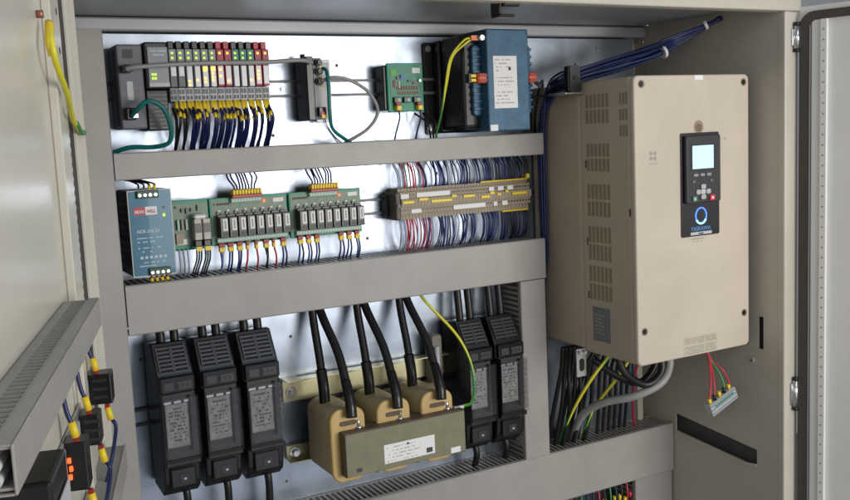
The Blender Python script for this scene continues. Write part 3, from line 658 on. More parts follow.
# ---------------------------------------------------------------- fuse switch holders
def fuse_mesh(x0, w, zt, zb, lab, left, catgroup):
    def B(b, *a):
        for q in b.bm.verts:
            if q.co.y < -.02: q.co.y -= .013
        return b.build(*a)
    t = thing('fuse_holder', lab, 'fuse holder', (x0+w/2, .0075, zb))
    x1 = x0+w; H = zt-zb
    def z(f): return zt-f*H
    # side profile (out, z)
    pr = [(.012, z(.02)), (.046, z(0)), (.056, z(.004)), (.086, z(.165)), (.089, z(.185)), (.092, z(.20)), (.092, z(.74)), (.090, z(.78)), (.088, z(.90)), (.082, z(.955)), (.064, z(1.0)), (.012, z(.98))]
    b = MB(); b.prism(pr, 'x', x0, x1, BLACK, .003); B(b, 'housing', t)
    b = MB()                                                               # slotted head on the slanted top face
    sl = lambda f: .056+(f-.004)/.161*.030
    for c in range(2):
        xa = x0+w*(.12+c*.40)
        for q in range(6):
            f0 = .026+q*.0235; b.prism([(sl(f0), z(f0)), (sl(f0)+.0035, z(f0)+.0004), (sl(f0+.013)+.0035, z(f0+.013)+.0004), (sl(f0+.013), z(f0+.013))], 'x', xa, xa+w*.34, GRILLE)
        b.prism([(sl(.018)-.001, z(.018)), (sl(.018)+.0008, z(.018)), (sl(.168)+.0008, z(.168)), (sl(.168)-.001, z(.168))], 'x', xa-.0005, xa+w*.34+.0005, VOID)
        for xb in (xa-.0015, xa+w*.34):
            b.prism([(sl(.02), z(.02)), (sl(.02)+.005, z(.02)), (sl(.165)+.004, z(.165)), (sl(.165), z(.165))], 'x', xb, xb+.0018, GRILLE)
    B(b, 'vent_grille', t)
    b = MB(); b.box(x0+.002, x1-.002, .090, .104, z(.30), z(.195), CAPP, .003, 2); b.box(x0+w*.12, x0+w*.40, .104, .1052, z(.28), z(.225), DGREY2, .0005); b.box(x0+w*.48, x1-w*.12, .104, .1052, z(.28), z(.225), DGREY2, .0005)
    for q in range(3): b.box(x0+w*(.50+.12*q), x0+w*(.55+.12*q), .1052, .1060, z(.262), z(.242), BLACK)
    B(b, 'handle', t)
    b = MB(); b.box(x0+.006, x1-.006, .090, .0965, z(.372), z(.31), DGREY2)
    for q in range(3): b.box(x0+w*(.10+.27*q), x0+w*(.31+.27*q), .0965, .0990, z(.372), z(.352), STEEL, .0008)
    B(b, 'contact', t)
    b = MB(); b.box(x0+w*.12, x0+w*.76, .0915, .0985, z(.66), z(.375), FUSEL, .002, 2)
    rr = random.Random(int(x0*1000))
    for k in range(10): scribble(b, x0+w*.22, x0+w*.68, .0985, z(.41+k*.023), rr.uniform(.002, .004), INK, rr, .5)
    B(b, 'fuse_link', t)
    b = MB(); b.box(x0+.004, x1-.004, .1140, .1155, z(.715), z(.325), SMOKE, .0006); b.box(x0+.0015, x0+.0030, .092, .1155, z(.72), z(.32), SMOKE); b.box(x1-.0030, x1-.0015, .092, .1155, z(.72), z(.32), SMOKE)
    b.box(x0+.002, x1-.002, .092, .116, z(.735), z(.722), SMOKE, .0005)
    for k in range(7): b.box(x0+w*.82, x1-.0035, .100, .1138, z(.36+k*.048), z(.352+k*.048), SMOKE)
    B(b, 'inspection_window', t)
    b = MB(); b.box(x0+.0005, x0+.0022, .088, .113, z(.74), z(.30), BLACK, .0005); b.box(x0+w*.79, x0+w*.815, .092, .106, z(.70), z(.33), BLACK); b.box(x0+.001, x1-.001, .090, .108, z(.775), z(.74), CAPP, .002); B(b, 'window_frame', t)
    b = MB(); b.box(x0+w*.15, x0+w*.85, .086, .0965, z(.93), z(.80), CAPP, .003, 2); b.box(x0+w*.38, x0+w*.66, .0965, .0975, z(.90), z(.84), DGREY2, .0004); b.box(x0+w*.5, x0+w*.57, .0975, .0979, z(.88), z(.868), LGREY); B(b, 'lower_cap', t)
    for q in range(2):
        xx = x0+w*(.36+.38*q)
        c = MB(); c.tube([(xx, .050, zt-.012), (xx, .050, zt+.01), (xx, .040, -.54)], .0085, BLACKR, 10, 3)
        one(c, 'cable', '%s thick black cable entering the top of the %s' % (('left', 'right')[q], catgroup), 'cable', (xx, .045, zt))
    c = MB(); xx = x0+w*.68; c.tube([(xx, .05, zb+.01), (xx+.003, .060, zb-.02), (xx+.004, .05, -.972), (xx+.004, .04, -1.02)], .0075, BLACKR, 10, 4)
    one(c, 'cable', 'thick black cable leaving the bottom of the %s' % catgroup, 'cable', (xx, .05, zb))
    return t
fuse_mesh(.025, .069, -.580, -.873, 'black fuse holder at the far left of the lower row', 1, 'far left fuse holder')
fuse_mesh(.105, .071, -.580, -.873, 'middle one of the three black fuse holders left of the reactor', 1, 'middle left fuse holder')
fuse_mesh(.188, .074, -.580, -.876, 'black fuse holder nearest the reactor on its left, clear glinting cover', 1, 'fuse holder just left of the reactor')
fuse_mesh(.690, .070, -.628, -.922, 'black fuse holder directly right of the reactor, behind the earth wire', 0, 'fuse holder just right of the reactor')
fuse_mesh(.771, .073, -.628, -.922, 'black fuse holder beside the grey vertical duct', 0, 'fuse holder beside the vertical duct')

# ---------------------------------------------------------------- three phase reactor
t = thing('line_reactor', 'three coil reactor with yellow coils and olive core bar', 'reactor', (.48, 0, -.88))
for za, zb, x1 in ((-.755, -.705, .690), (-.880, -.850, .640)):
    b = MB(); b.box(.300, x1, .012, .014, za, zb, BRASSZ); b.box(.300, x1, .014, .040, zb-.002 if za > -.8 else za, (zb if za > -.8 else za+.002), BRASSZ)
    b.box(.300, .335, .0005, .012, za, zb, BRASSZ, .001); b.box(x1-.035, x1, .0005, .012, za, zb, BRASSZ, .001)
    b.build('mounting_bracket', t)
for x, z in ((.318, -.735), (.318, -.866), (.668, -.728), (.622, -.868)):
    b = MB(); b.cyl((x, .014, z), (x, .0165, z), .012, STEEL, 20); b.cyl((x, .0165, z), (x, .024, z), .007, STEEL, 6); b.build('bolt', t)
b = MB(); b.box(.345, .640, .03, .055, -.872, -.76, BROWN, .002); b.build('rear_core', t)
for k, xc in enumerate((.372, .474, .576)):
    b = MB(); b.rbox(xc-.036, xc+.036, -.888, -.744, .050, .168, .024, COIL, .004, 8); b.build('coil', t)
    b = MB(); b.rbox(xc-.038, xc+.038, -.891, -.741, .168, .178, .024, COILF, .004, 8); b.build('coil_flange', t)
    b = MB(); b.rbox(xc-.018, xc+.018, -.775, -.766, .178, .180, .004, BROWN); b.build('coil_gap', t)
b = MB(); b.box(.352, .628, .150, .200, -.874, -.786, BROWN, .001); b.box(.353, .6275, .162, .1998, -.7858, -.7845, BROWN)
b.box(.3535, .6265, .2, .203, -.8735, -.7865, OLIVE, .0012); b.build('core_bar', t)
b = MB(); b.box(.436, .552, .203, .2035, -.862, -.823, WHITE)
for k in range(5): scribble(b, .442+.012*(k % 2), .50+.02*rnd.random(), .2035, -.831-k*.007, .0018, INKG, rnd, .5)
b.box(.532, .546, .2035, .204, -.858, -.848, INK); b.cyl((.490, .2035, -.829), (.490, .204, -.829), .0025, INK, 10); b.build('nameplate', t)
b = MB(); b.box(.590, .613, .203, .2035, -.872, -.860, WHITE); b.build('sticker', t)
b = MB(); b.box(.374, .386, .203, .2034, -.866, -.858, INK); b.build('printed_mark', t)
for x in (.395, .488, .600):
    b = MB(); b.cyl((x, .175, -.785), (x, .175, -.781), .009, STEEL, 18); b.cyl((x, .175, -.781), (x, .175, -.768), .0055, STEEL, 6); b.build('core_bolt', t)
    b = MB(); b.cyl((x+.03, .186, -.874), (x+.03, .186, -.880), .005, STEEL, 8); b.build('lower_nut', t)
b = MB(); b.box(.615, .640, .172, .180, -.790, -.782, STEEL, .001); b.build('earth_lug', t)
for k, xc in enumerate((.372, .474, .576)):
    nm = ('left', 'middle', 'right')[k]
    c = thing('cable', 'straight black cable entering the rear of the %s yellow coil' % nm, 'cable', (xc-.012, .09, -.745))
    b = MB(); b.tube([(xc-.003, .030, -.545), (xc-.005, .042, -.59), (xc-.010, .075, -.66), (xc-.012, .09, -.712), (xc-.012, .092, -.735)], .0085, BLACKR, 12); b.build('jacket', c)
    b = MB(); b.tube([(xc-.0105, .080, -.680), (xc-.012, .092, -.715), (xc-.012, .094, -.752)], .0112, BLACK, 12); b.build('heat_shrink', c)
    c = thing('cable', 'slanting black cable ending at the front of the %s yellow coil' % nm, 'cable', (xc+.005, .16, -.765))
    b = MB(); b.tube([(xc+.008, .035, -.545), (xc+.012, .052, -.580), (xc+.015, .115, -.645), (xc+.008, .165, -.705), (xc+.004, .186, -.738)], .009, BLACKR, 12); b.build('jacket', c)
    b = MB(); b.tube([(xc+.010, .155, -.692), (xc+.005, .184, -.728), (xc+.003, .1905, -.757)], lambda u: .0112+.0015*u, BLACK, 12, sy=.9); b.build('heat_shrink', c)
w = MB(); w.tube([(.612, .035, -.54), (.624, .060, -.575), (.672, .10, -.645), (.690, .125, -.70), (.688, .145, -.755), (.668, .165, -.785), (.642, .176, -.786)], .0032, EARTH, 10)
one(w, 'earth_wire', 'yellow and green earth wire bowing down to the right end of the reactor', 'wire', (.612, .06, -.545))
t = thing('resistor', 'slim beige resistor standing between the reactor and right fuse holders', 'resistor', (.655, .02, -.80))
b = MB(); b.box(.640, .668, .012, .052, -.79, -.655, mat('grey ceramic', (.24, .22, .18), .6), .008, 2); b.build('body', t)
b = MB(); b.cyl((.650, .055, -.80), (.650, .055, -.68), .006, LGREY, 10); b.build('tube', t)

# ---------------------------------------------------------------- the beige drive
DX0, DX1, DZ0, DZ1, DD = .960, 1.2875, -.7155, -.1135, .365
t = thing('frequency_drive', 'large beige frequency drive with black keypad mounted at the right', 'drive', ((DX0+DX1)/2, 0, DZ0))
b = MB(); b.box(DX0+.002, DX1-.002, .002, .185, DZ0+.006, DZ1-.003, TAN, .008, 3); b.build('rear_housing', t)
b = MB(); b.box(DX0, DX1, .187, .350, DZ0+.001, DZ1, TAN, .007, 3); b.build('side_cover', t)
b = MB(); b.rbox(DX0-.001, DX1+.001, DZ0-.001, DZ1+.001, .3505, DD, .013, TANF, .0035, 8); b.build('front_cover', t)
def vents(ya, yb, za, zb, cols, rows, parent):
    b = MB(); b.box(DX0-.0002, DX0+.001, ya, yb, za, zb, TAN)
    cw = (yb-ya)/cols; rh = (zb-za)/rows
    for i in range(cols):
        for j in range(rows):
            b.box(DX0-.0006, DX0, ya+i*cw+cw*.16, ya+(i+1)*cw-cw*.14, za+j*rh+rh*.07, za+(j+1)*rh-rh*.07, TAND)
    b.build('vent', parent)
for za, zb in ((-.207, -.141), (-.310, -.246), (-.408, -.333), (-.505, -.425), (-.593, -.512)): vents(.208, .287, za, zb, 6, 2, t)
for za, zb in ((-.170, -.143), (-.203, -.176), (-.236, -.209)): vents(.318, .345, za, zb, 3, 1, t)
b = MB(); b.box(DX0-.0008, DX0, .219, .277, -.682, -.606, GLABEL)
for k in range(6): b.box(DX0-.0011, DX0-.0008, .226, .226+.04*rnd.uniform(.6, 1), -.625-k*.008, -.622-k*.008, INKG)
b.build('side_label', t)
for d, z in ((.205, -.47), (.205, -.59), (.345, -.40), (.205, -.30)):
    b = MB(); b.box(DX0-.001, DX0, d, d+.003, z, z+.016, BLACK); b.build('latch_notch', t)
for x, z in ((.979, -.130), (1.272, -.130), (.978, -.643), (1.272, -.641)):
    b = MB(); b.cyl((x, DD, z), (x, DD+.0004, z), .0088, TAND, 20); b.cyl((x-.001, DD+.0004, z), (x-.001, DD+.0008, z), .006, BLACK, 16); b.build('cover_screw', t)
b = MB(); b.box(1.125, 1.15, DD, DD+.0012, -.124, -.114, WHITE, .0004); b.build('sticker', t)
b = MB(); b.cyl((1.137, DD, -.222), (1.137, DD+.0005, -.222), .014, TAND, 24); b.cyl((1.137, DD+.0005, -.2235), (1.137, DD+.001, -.2235), .0085, mat('bronze screw', (.16, .12, .09), .4, .5), 20); b.build('keypad_screw', t)
b = MB()
for a in (0, 1, 2, 3):
    sx, sz = ((-1, 1), (1, 1), (-1, -1), (1, -1))[a]; cx, cz = 1.008+sx*.0055, -.277+sz*.0055
    b.box(cx-.0042, cx+.0042, DD, DD+.0004, cz-.0016, cz+.0016, INKG); b.box(cx-.0016, cx+.0016, DD, DD+.0005, cz-.0042, cz+.0042, INKG)
b.box(.996, 1.021, DD, DD+.0004, -.294, -.2925, INKG); b.build('emblem', t)
b = MB(); b.cyl((1.215, DD, -.25), (1.215, DD+.0004, -.25), .002, TAND, 10); b.build('blemish', t)
# keypad panel
b = MB(); b.rbox(1.083, 1.194, -.4545, -.234, DD, DD+.003, .004, BLACK, .001); kp = b.build('keypad_panel', t)
b = MB(); b.rbox(1.089, 1.188, -.382, -.240, DD+.003, DD+.013, .004, DGREY2, .002); b.build('keypad', kp)
b = MB(); b.rbox(1.100, 1.172, -.313, -.258, DD+.013, DD+.0135, .002, BLACK); b.rbox(1.105, 1.166, -.310, -.261, DD+.0135, DD+.0142, .001, SCREEN); b.build('display', kp)
b = MB(); 
for k in range(3): b.box(1.108+.019*k, 1.121+.019*k, DD+.013, DD+.0150, -.326, -.320, MGREY, .0008)
b.box(1.104, 1.112, DD+.013, DD+.0148, -.339, -.334, DGREY); b.box(1.155, 1.163, DD+.013, DD+.0148, -.339, -.334, DGREY)
b.build('function_keys', kp)
KW = mat('pale grey key', (.42, .42, .42), .4)
b = MB(); b.rbox(1.1285, 1.1415, -.353, -.343, DD+.013, DD+.0158, .003, KW); b.rbox(1.1285, 1.1415, -.375, -.365, DD+.013, DD+.0158, .003, KW)
b.rbox(1.1145, 1.1265, -.364, -.354, DD+.013, DD+.0158, .003, KW); b.rbox(1.1435, 1.1555, -.364, -.354, DD+.013, DD+.0158, .003, KW); b.rbox(1.1285, 1.1415, -.364, -.354, DD+.013, DD+.0150, .003, LGREY); b.build('arrow_keys', kp)
b = MB(); b.rbox(1.103, 1.1165, -.379, -.367, DD+.013, DD+.0158, .002, mat('green run key', (.03, .14, .09), .4)); b.cyl((1.1098, DD+.0158, -.373), (1.1098, DD+.0162, -.373), .0035, LGREY, 12); b.build('run_key', kp)
b = MB(); b.rbox(1.154, 1.168, -.379, -.367, DD+.013, DD+.0158, .002, mat('red stop key', (.6, .03, .06), .4)); b.cyl((1.161, DD+.0158, -.373), (1.161, DD+.0162, -.373), .003, WHITE, 12); b.build('stop_key', kp)
b = MB()
pts = []
for k in range(25):
    a = math.radians(90+k*15); rr = .0155; x = 1.138+rr*math.cos(a); z = -.411+rr*math.sin(a)
    z += .0015*math.sin(a)
    pts.append((x, DD+.004, z))
b.tube(pts, .0016, RING, 8, 2); b.tube(pts[8:17], .0021, RING2, 8, 2); b.build('status_ring', kp)
text('YASKAWA', 1.1375, DD+.0034, -.4425, .0122, LOGO, kp, 'lettering', 'CENTER', sx=1.0)
b = MB(); b.rbox(1.108, 1.170, -.4515, -.4455, DD+.003, DD+.0036, .001, LGREY); b.build('label_strip', kp)
text('GA800', 1.1375, DD+.0039, -.4508, .005, INK, kp, 'lettering', 'CENTER')
b = MB(); scribble(b, 1.106, 1.150, DD, -.462, .0028, INKG, rnd, .9); scribble(b, 1.112, 1.145, DD, -.467, .002, INKG, rnd, .8); b.build('printed_text', t)
b = MB()
b.box(1.088, 1.188, DD, DD+.0004, -.7185+.004, -.672, mat('sand label', (.50, .45, .35), .5))
for k in range(8):
    z = -.679-k*.0046
    if k == 3: continue
    scribble(b, 1.092, 1.147, DD+.0004, z, .0024, INKG, rnd, .9); scribble(b, 1.152, 1.184, DD+.0004, z, .0024, INKG, rnd, .9)
b.build('warning_label', t)
b = MB(); b.cyl((1.145, .03, -.12), (1.145, .03, -.075), .003, LGREY, 8); b.build('top_pin', t)
# under the drive
b = MB(); b.box(.966, .994, .145, .149, -.785, -.718, STEEL, .001); b.build('shield_bracket', t)
b = MB(); b.rbox(.973, .987, -.772, -.742, .149, .1496, .007, BLACK); b.cyl((.974, .150, -.728), (.974, .156, -.728), .004, STEEL); b.cyl((.987, .150, -.728), (.987, .156, -.728), .004, STEEL); b.build('bracket_slot', t)
b = MB(); b.cyl((1.035, .20, -.7155), (1.035, .20, -.735), .013, YEL, 16); b.build('yellow_gland', t)
b = MB(); b.cyl((1.085, .22, -.7155), (1.085, .22, -.730), .010, BLACK, 14); b.cyl((1.13, .24, -.7155), (1.13, .24, -.730), .012, BLACK, 14); b.build('black_gland', t)
w = MB(); w.tube([(1.150, .25, -.720), (1.150, .255, -.765), (1.118, .26, -.800), (1.064, .235, -.826), (1.025, .17, -.850), (1.012, .11, -.890), (1.025, .055, -.955), (1.03, .035, -1.02)], .0095, GREYC, 14)
one(w, 'cable', 'thick grey flexible cable sweeping under the beige drive into the duct', 'cable', (1.15, .25, -.72))
for k, (pp, r) in enumerate((([(1.135, .24, -.725), (1.13, .25, -.775), (1.085, .25, -.80), (1.05, .22, -.775), (1.04, .2, -.73)], .009), ([(1.16, .20, -.72), (1.16, .2, -.77), (1.11, .2, -.81), (1.06, .17, -.79), (1.02, .14, -.75)], .0085))):
    w = MB(); w.tube(pp, r, BLACKR, 12); one(w, 'cable', ('front thick black cable looping tightly under the drive beside the yellow gland', 'rear thick black cable looping under the drive')[k], 'cable', pp[0])
for k in range(9):
    x = .965+.011*k; w = MB(); dd = .03+.015*(k % 3)
    w.tube([(x+.05*(k > 5), .10, -.722), (x+.01*(k > 5), .09, -.78), (x, dd+.03, -.87), (x, dd, -.97), (x, .03, -1.02)], .0055, BLACKR, 9)
    one(w, 'cable', 'black power cable dropping from the drive into the lowest duct', 'cable', (x, .1, -.722), 'black power cables under the drive')
for k in range(6):
    x = 1.09+.018*k; w = MB(); w.tube([(x-.02, .14, -.722), (x, .08, -.80), (x+.02, .045, -.92), (x+.022, .03, -1.02)], .0042, BLACKR, 8)
    one(w, 'cable', 'thin black control cable slanting behind the grey sweeping cable', 'cable', (x, .08, -.8), 'thin black cables under the drive')
for lab, pp in (('left yellow and green earth wire arching from under the drive', [(1.03, .19, -.735), (1.000, .16, -.79), (.985, .11, -.87), (.986, .05, -.965), (.985, .03, -1.02)]),
                ('right yellow and green earth wire arching from under the drive', [(1.10, .2, -.73), (1.065, .17, -.80), (1.045, .11, -.88), (1.052, .055, -.965), (1.055, .03, -1.02)])):
    w = MB(); w.tube(pp, .0038, EARTH, 9); one(w, 'earth_wire', lab, 'wire', pp[0])
w = MB(); w.tube([(1.17, .16, -.722), (1.185, .10, -.82), (1.21, .06, -.92), (1.235, .04, -1.0)], .003, REDW, 8); one(w, 'wire', 'red wire slanting down to the right end of the lowest duct', 'wire', (1.17, .16, -.722))
b = MB(); b.box(1.262, 1.280, .003, .02, -.985, -.80, mat('ivory strip', (.5, .48, .40), .5), .001); one(b, 'edge_strip', 'narrow ivory strip standing on the plate edge below the drive', 'strip', (1.27, 0, -.985))
# hanging terminal
t = thing('hanging_connector', 'small grey connector dangling on red wires below the drive', 'connector', (1.225, .34, -.87))
b = MB()
def tilt(mb, ang, piv):
    pv = V(*piv); bmesh.ops.rotate(mb.bm, verts=mb.bm.verts, cent=pv, matrix=Matrix.Rotation(ang, 3, 'Y'))
A = math.radians(-22); PV = (1.22, .34, -.83)
b.box(1.178, 1.262, .330, .350, -.858, -.829, LGREY, .001)
for k in range(3): b.box(1.180, 1.260, .350, .352, -.855+k*.0095, -.8495+k*.0095, MGREY, .0006)
b.box(1.19, 1.25, .352, .3525, -.838, -.835, PCBE); tilt(b, A, PV); b.build('body', t)
for k in range(5):
    b = MB(); xx = 1.186+.016*k; b.tube([(xx, .342, -.829), (xx+.001, .343, -.817)], .004, YEL if k % 2 == 0 else BLACK, 8, 1); tilt(b, A, PV); b.build('sleeve', t)
for k in range(4):
    cm = (REDW, REDW, GRNW, REDW)[k]; dx = 1.187+.016*(k+(k > 1))-1.22
    ex, ez = 1.22+dx*math.cos(A)+.013*math.sin(A), -.83-dx*math.sin(A)+.013*math.cos(A)
    w = MB(); w.tube([(1.212+.003*k, .30, -.718), (1.214+.002*k, .315, -.75), (ex*.6+1.215*.4, .336, ez+.035), (ex+.002, .343, ez+.006), (ex, .343, ez-.004)], .0021, cm, 8)
    one(w, 'wire', ('leftmost red wire holding the dangling connector', 'middle red wire holding the dangling connector', 'green wire holding the dangling connector', 'rightmost red wire holding the dangling connector')[k], 'wire', (1.212, .3, -.718))

# ---------------------------------------------------------------- wiring seen below the lowest duct
t = thing('lower_terminal_row', 'dark terminal row with yellow and green sleeves seen under the lowest duct', 'terminal strip', (1.10, .0, -1.2))
b = MB(); b.box(.88, 1.184, .002, .075, -1.29, -1.150, BLACK, .002); b.build('body', t)
for k in range(16):
    x = 1.178-k*.0165; z = -1.131-.010*(k % 3 == 1); cm = (REDW, YEL, YEL, YEL, NAVY, YEL, PCBE, YEL)[k % 8]
    b = MB(); b.tube([(x, .078, z-.014), (x, .080, z)], .0046, cm, 8, 1); b.build('sleeve', t)
for k in range(14):
    x = 1.172-k*.018; w = MB(); w.tube([(x, .076, -1.155), (x-.006, .084, -1.135), (x-.004, .08, -1.115), (x-.004, .07, -1.085)], .0022, (REDW, BLACKR, NAVY, GRNW, BLACKR)[k % 5], 7)
    nm = ('red', 'black', 'navy', 'green', 'black')[k % 5]
    one(w, 'wire', '%s wire entering the lowest duct from underneath' % nm, 'wire', (x, .05, -1.15), '%s wires under the lowest duct' % nm)

# ---------------------------------------------------------------- left door, swung open towards the camera
LD = ((-.132, -FR, 0), math.radians(-15.16))
def D(**k): return MB(mirror=False)
def lthing(name, label, cat, base, group=None): return thing(name, label, cat, base, group, LD)
# local: x = off the inner face, y = away from the camera (hinge at 0), z up
t = lthing('left_door', 'cream steel cabinet door standing open at the left with stiffening rails', 'door', (0, -.45, -1.3))
b = D(); b.box(-.020, -.0005, -1.15, -.004, -1.3, .06, DOORP, .002); b.build('panel', t)
b = D(); b.box(-.0004, .010, -.222, -.190, -1.3, .055, DOORP, .0015); b.build('inner_rail', t)
b = D(); b.box(-.0004, .004, -.172, -.092, -1.3, .055, DOORP, .001)
for z in (.02, -.036, -.085): b.cyl((.004, -.118, z), (.0045, -.118, z), .0045, INK, 12)
for k in range(90): z = -.12-.0125*k; b.box(.004, .0046, -.097, -.093, z, z+.006, DUCTD)
b.build('punched_rail', t)
b = D(); b.box(-.0004, .006, -.034, -.0, -1.3, .058, DOORP, .001); b.build('door_edge', t)
b = D(); b.box(-.0003, .003, -.085, -.040, -1.3, .055, GASKET, .001); b.build('gasket', t)
b = D(); b.cyl((0, -.26, -.058), (.007, -.26, -.058), .0045, mat('copper stud', (.35, .16, .10), .4, .6), 12); b.build('earth_stud', t)
w = thing('earth_wire', 'yellow earth strap hanging from the left door towards the hinge', 'wire', (.01, -.28, -.09), None, LD)
b = D(); b.tube([(.012, -.262, -.07), (.016, -.285, -.09), (.018, -.275, -.115), (.018, -.20, -.145), (.012, -.11, -.172), (.010, -.03, -.186), (.010, .012, -.187)], lambda u: .0036, YG, 9); b.build('insulation', w)
b = D(); b.tube([(.0130, -.09, -.176), (.0115, -.03, -.1862), (.0115, .008, -.1872)], .0038, YGG, 9); b.build('green_stripe', w)
b = D(); b.tube([(.012, -.258, -.068), (.014, -.282, -.088), (.016, -.282, -.106)], .0052, YEL, 9); b.build('sleeve', w)
t = lthing('wiring_duct', 'grey slotted duct fixed across the inside of the left door', 'wiring duct', (0, -.53, -.415))
b = D(); b.box(.0005, .0375, -.812, -.256, -.3868, -.3848, DUCT); b.box(.0005, .002, -.812, -.256, -.4105, -.3868, DUCT); b.box(.004, .0375, -.812, -.256, -.4125, -.4108, DUCT)
for k in range(44): b.box(.010, .024, -.808+k*.0125, -.802+k*.0125, -.3849, -.3842, mat('duct slot plastic', (.24, .235, .22), .5))
b.build('slotted_trough', t)
b = D(); b.box(.0376, .0395, -.814, -.2555, -.4155, -.3835, DUCT, .0006); b.box(.028, .0376, -.814, -.2555, -.3846, -.3832, DUCT); b.box(.028, .0376, -.814, -.2555, -.4155, -.4140, DUCT); b.build('cover', t)
b = D()
for z in (-.395, -.404): b.cyl((.018, -.820, z), (.018, -.74, z), .003, STEEL, 10); b.cyl((.028, -.818, z-.002), (.028, -.74, z-.002), .0035, LGREY, 10)
b.build('cable_end', t)
t = lthing('wiring_duct', 'lower grey duct on the left door beneath the black door relays', 'wiring duct', (0, -.2, -.66))
b = D(); b.box(.0005, .034, -.60, -.05, -.66, -.628, DUCT, .001); b.build('slotted_trough', t)
b = D(); b.box(.034, .036, -.601, -.049, -.662, -.626, DUCT, .0006); b.build('cover', t)
t = lthing('din_rail', 'short steel rail on the left door behind the black relays', 'rail', (0, -.3, -.55))
b = D(); b.box(.0005, .004, -.75, -.08, -.551, -.516, RAIL, .0005); b.build('strip', t)
for k, (ty, zt) in enumerate(((.15, -.500), (.26, -.522), (.385, -.516))):
    t = lthing('door_relay', ('rear black relay on the left door, nearest the cabinet', 'middle black relay on the left door, small yellow sleeves', 'front black relay on the left door with glowing red lamp')[k], 'relay', (0, -ty, zt-.05))
    h = (.040, .038, .053)[k]; wd = (.034, .0275, .026)[k]
    b = D(); b.box(.0005, wd, -ty, -ty+.032, zt-h, zt, BLACK, .002, 2)
    if k < 2:
        for q in range(3): b.box(.010, .028, -ty-.0006, -ty, zt-.010-.011*q, zt-.006-.011*q, DGREY2)
    b.build('body', t)
    b = D(); b.box(-.0+.0005, .006, -ty-.009, -ty-.003, zt-h*.7, zt-.004, MGREY, .001); b.build('socket', t)
    if k == 2:
        for q in range(3): b = D(); b.box(.0062+.0012*(q % 2), .0100+.0012*(q % 2), -ty-.0035, -ty-.0004, zt-.039+.009*q, zt-.033+.009*q, LEDR, .0008); b.build('indicator', t)
    for q in range(2):
        top = q == 0; xx = .016 if top else .026; z0 = zt if top else zt-h; s = 1 if top else -1; y = -ty+.004
        w = lthing('wire', ('blue wire with yellow sleeve %s the %s door relay' % ('above' if top else 'below', ('rear', 'middle', 'front')[k])), 'wire', (xx, y, z0))
        b = D(); b.box(xx-.003, xx+.003, y-.003, y+.003, min(z0, z0+s*.006), max(z0, z0+s*.006), FRED, .001); b.build('ferrule', w)
        b = D(); b.tube([(xx, y, z0+s*.005), (xx-.003*s, y, z0+s*.022)], .0042, YEL, 8, 1); b.build('sleeve', w)
        b = D()
        if top: b.tube([(xx-.003, y, z0+.020), (xx-.007, y, z0+.034), (xx-.010, y+.002, z0+.060), (xx-.012, y+.002, -.42)], .0026, NAVY, 8)
        else: b.tube([(xx+.003, y, z0-.020), (xx+.008, y+.002, z0-.034), (xx+.004, y-.03, z0-.060), (xx-.004, y-.05, z0-.09)], .0026, NAVY, 8)
        b.build('insulation', w)
t = lthing('door_switch_block', 'large black switch block at the bottom left edge of the picture', 'switch', (0, -.66, -.56))
b = D(); b.box(.002, .040, -.70, -.62, -.56, -.448, BLACK, .003, 2); b.build('body', t)
b = D(); b.box(.0405, .0425, -.69, -.63, -.55, -.47, LGREY, .0006); b.build('side_clip', t)

# ---------------------------------------------------------------- right door
RD = ((1.365, -.455, 0), math.radians(17.64))
t = thing('right_door', 'pale cabinet door standing open at the right edge with dark gasket', 'door', (0, -.2, -1.3), None, RD)
b = D(); b.box(.0005, .020, -.60, .018, -1.3, .022, DOORR, .002); b.build('panel', t)
def gpath(e): return [(-.004, -.60, -.004-e), (-.004, -.05, -.004-e)]
b = D(); arc = lambda cy, cz, rad, a0, a1: [(cy+rad*math.cos(math.radians(a0+(a1-a0)*q/10)), cz+rad*math.sin(math.radians(a0+(a1-a0)*q/10))) for q in range(11)]
b.prism([(.015, -1.3)] + arc(-.017, -.022, .032, 0, 90) + [(-.60, .010), (-.60, -.008)] + arc(-.024, -.022, .014, 90, 0) + [(-.010, -1.3)], 'x', -.008, 0, GASKET, .002)
b.box(-.0088, -.0082, -.0105, -.0078, -1.3, -.02, MGREY); b.build('gasket', t)
b = D(); b.box(-.006, 0, -.030, -.0104, -1.3, -.0085, DOORR, .002, 2); b.build('folded_edge', t)
b = D(); b.box(-.010, 0, -.045, -.0305, -1.3, -.0085, DOORR, .001)
for k in range(60): b.cyl((-.0102, -.0375, -.03-.022*k), (-.0098, -.0375, -.03-.022*k), .0022, mat('punched hole shade', (.3, .29, .27), .6), 8)
b.build('punched_rail', t)
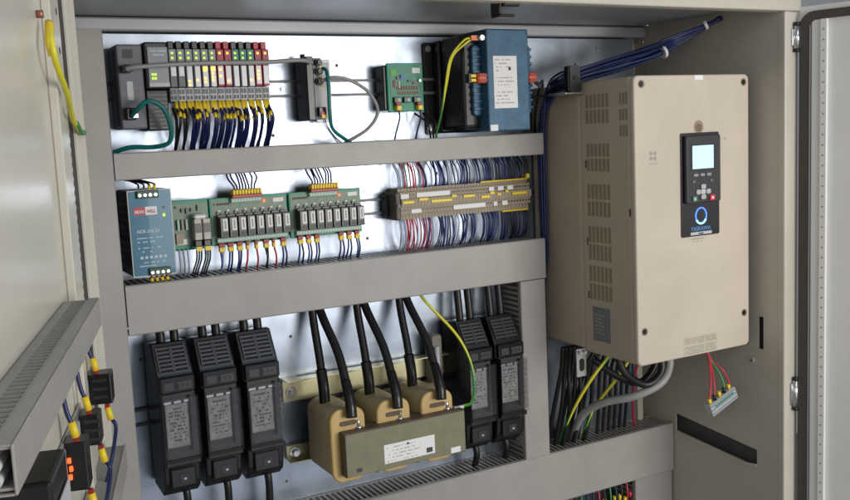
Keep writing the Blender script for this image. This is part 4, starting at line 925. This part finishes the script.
for lab, z0, z1 in (('upper chrome hinge between cabinet and right door', -.066, -.018), ('lower chrome hinge between cabinet and right door', -.856, -.795)):
    t = thing('hinge', lab, 'hinge', (XR+.030, FR+.006, z0))
    b = MB(); b.cyl((XR+.034, FR+.002, z0), (XR+.034, FR+.002, z1), .0062, STEEL, 14); b.build('barrel', t)
    b = MB(); b.box(XR+.021, XR+.034, FR-.003, FR+.001, z0+.006, z1-.006, STEEL, .001)
    b.cyl((XR+.034, FR+.002, z0-.007), (XR+.034, FR+.002, z0), .0064, BLACK, 12); b.cyl((XR+.034, FR+.002, z1), (XR+.034, FR+.002, z1+.008), .0060, BLACK, 12); b.build('leaf', t)

# ---------------------------------------------------------------- surroundings: pale workshop wall and floor behind / under
b = MB(); b.box(-4, 5, -1.2, -1.1, -2.2, 2.2, mat('pale workshop wall', (.5, .52, .55), .8)); tag(b.build('wall'), kind='structure')
b = MB(); b.box(-4, 5, -1.1, 5, -1.75, -1.7, mat('grey workshop floor', (.22, .22, .21), .6, scale=3, var=.1)); tag(b.build('floor'), kind='structure')

# ---------------------------------------------------------------- light
def area(name, loc, target, sx, sy, power, col=(1, 1, 1)):
    l = bpy.data.lights.new(name, 'AREA'); l.shape = 'RECTANGLE'; l.size = sx; l.size_y = sy; l.energy = power; l.color = col
    o = bpy.data.objects.new(name, l); C.objects.link(o); o.location = loc
    o.rotation_euler = (Vector(target)-Vector(loc)).to_track_quat('-Z', 'Y').to_euler(); return o
for k, (wx, ww, wz, wh, pw) in enumerate(((1.00, .50, -.36, 1.0, 15), (1.60, .54, -.24, 1.12, 25), (2.20, .52, -.30, 1.0, 24))):
    area('window_light', (wx, -3.3, wz), (wx-1.0, 0, -.3), ww, wh, pw, (1., .965, .915))
area('left_fill_light', (-2.0, -3.2, .5), (.8, 0, -.5), 1.6, 1.4, 19, (1., .97, .92))  # added fill from the left front, mainly for the right door
area('overhead_fill_light', (1.2, -2.4, 1.5), (.6, -.3, -.6), 2.2, 1.0, 15, (.82, .91, 1.))  # added soft overhead fill, cool to turn the upper ducts bluish
area('low_fill_light', (1.0, -2.2, -1.68), (.6, -.2, -.8), 2.0, 1.2, 5.5, (.80, .88, 1.))  # added low fill in place of floor bounce, bluish for the lower plate
w = bpy.data.worlds.new('World'); bpy.context.scene.world = w; w.use_nodes = True
bg = w.node_tree.nodes['Background']; bg.inputs[0].default_value = (.80, .88, 1., 1); bg.inputs[1].default_value = .14
s = bpy.context.scene
s.view_settings.view_transform = 'Standard'; s.view_settings.look = 'None'; s.view_settings.exposure = 0; s.view_settings.gamma = 1
s.cycles.max_bounces = 6; s.cycles.sample_clamp_indirect = 4
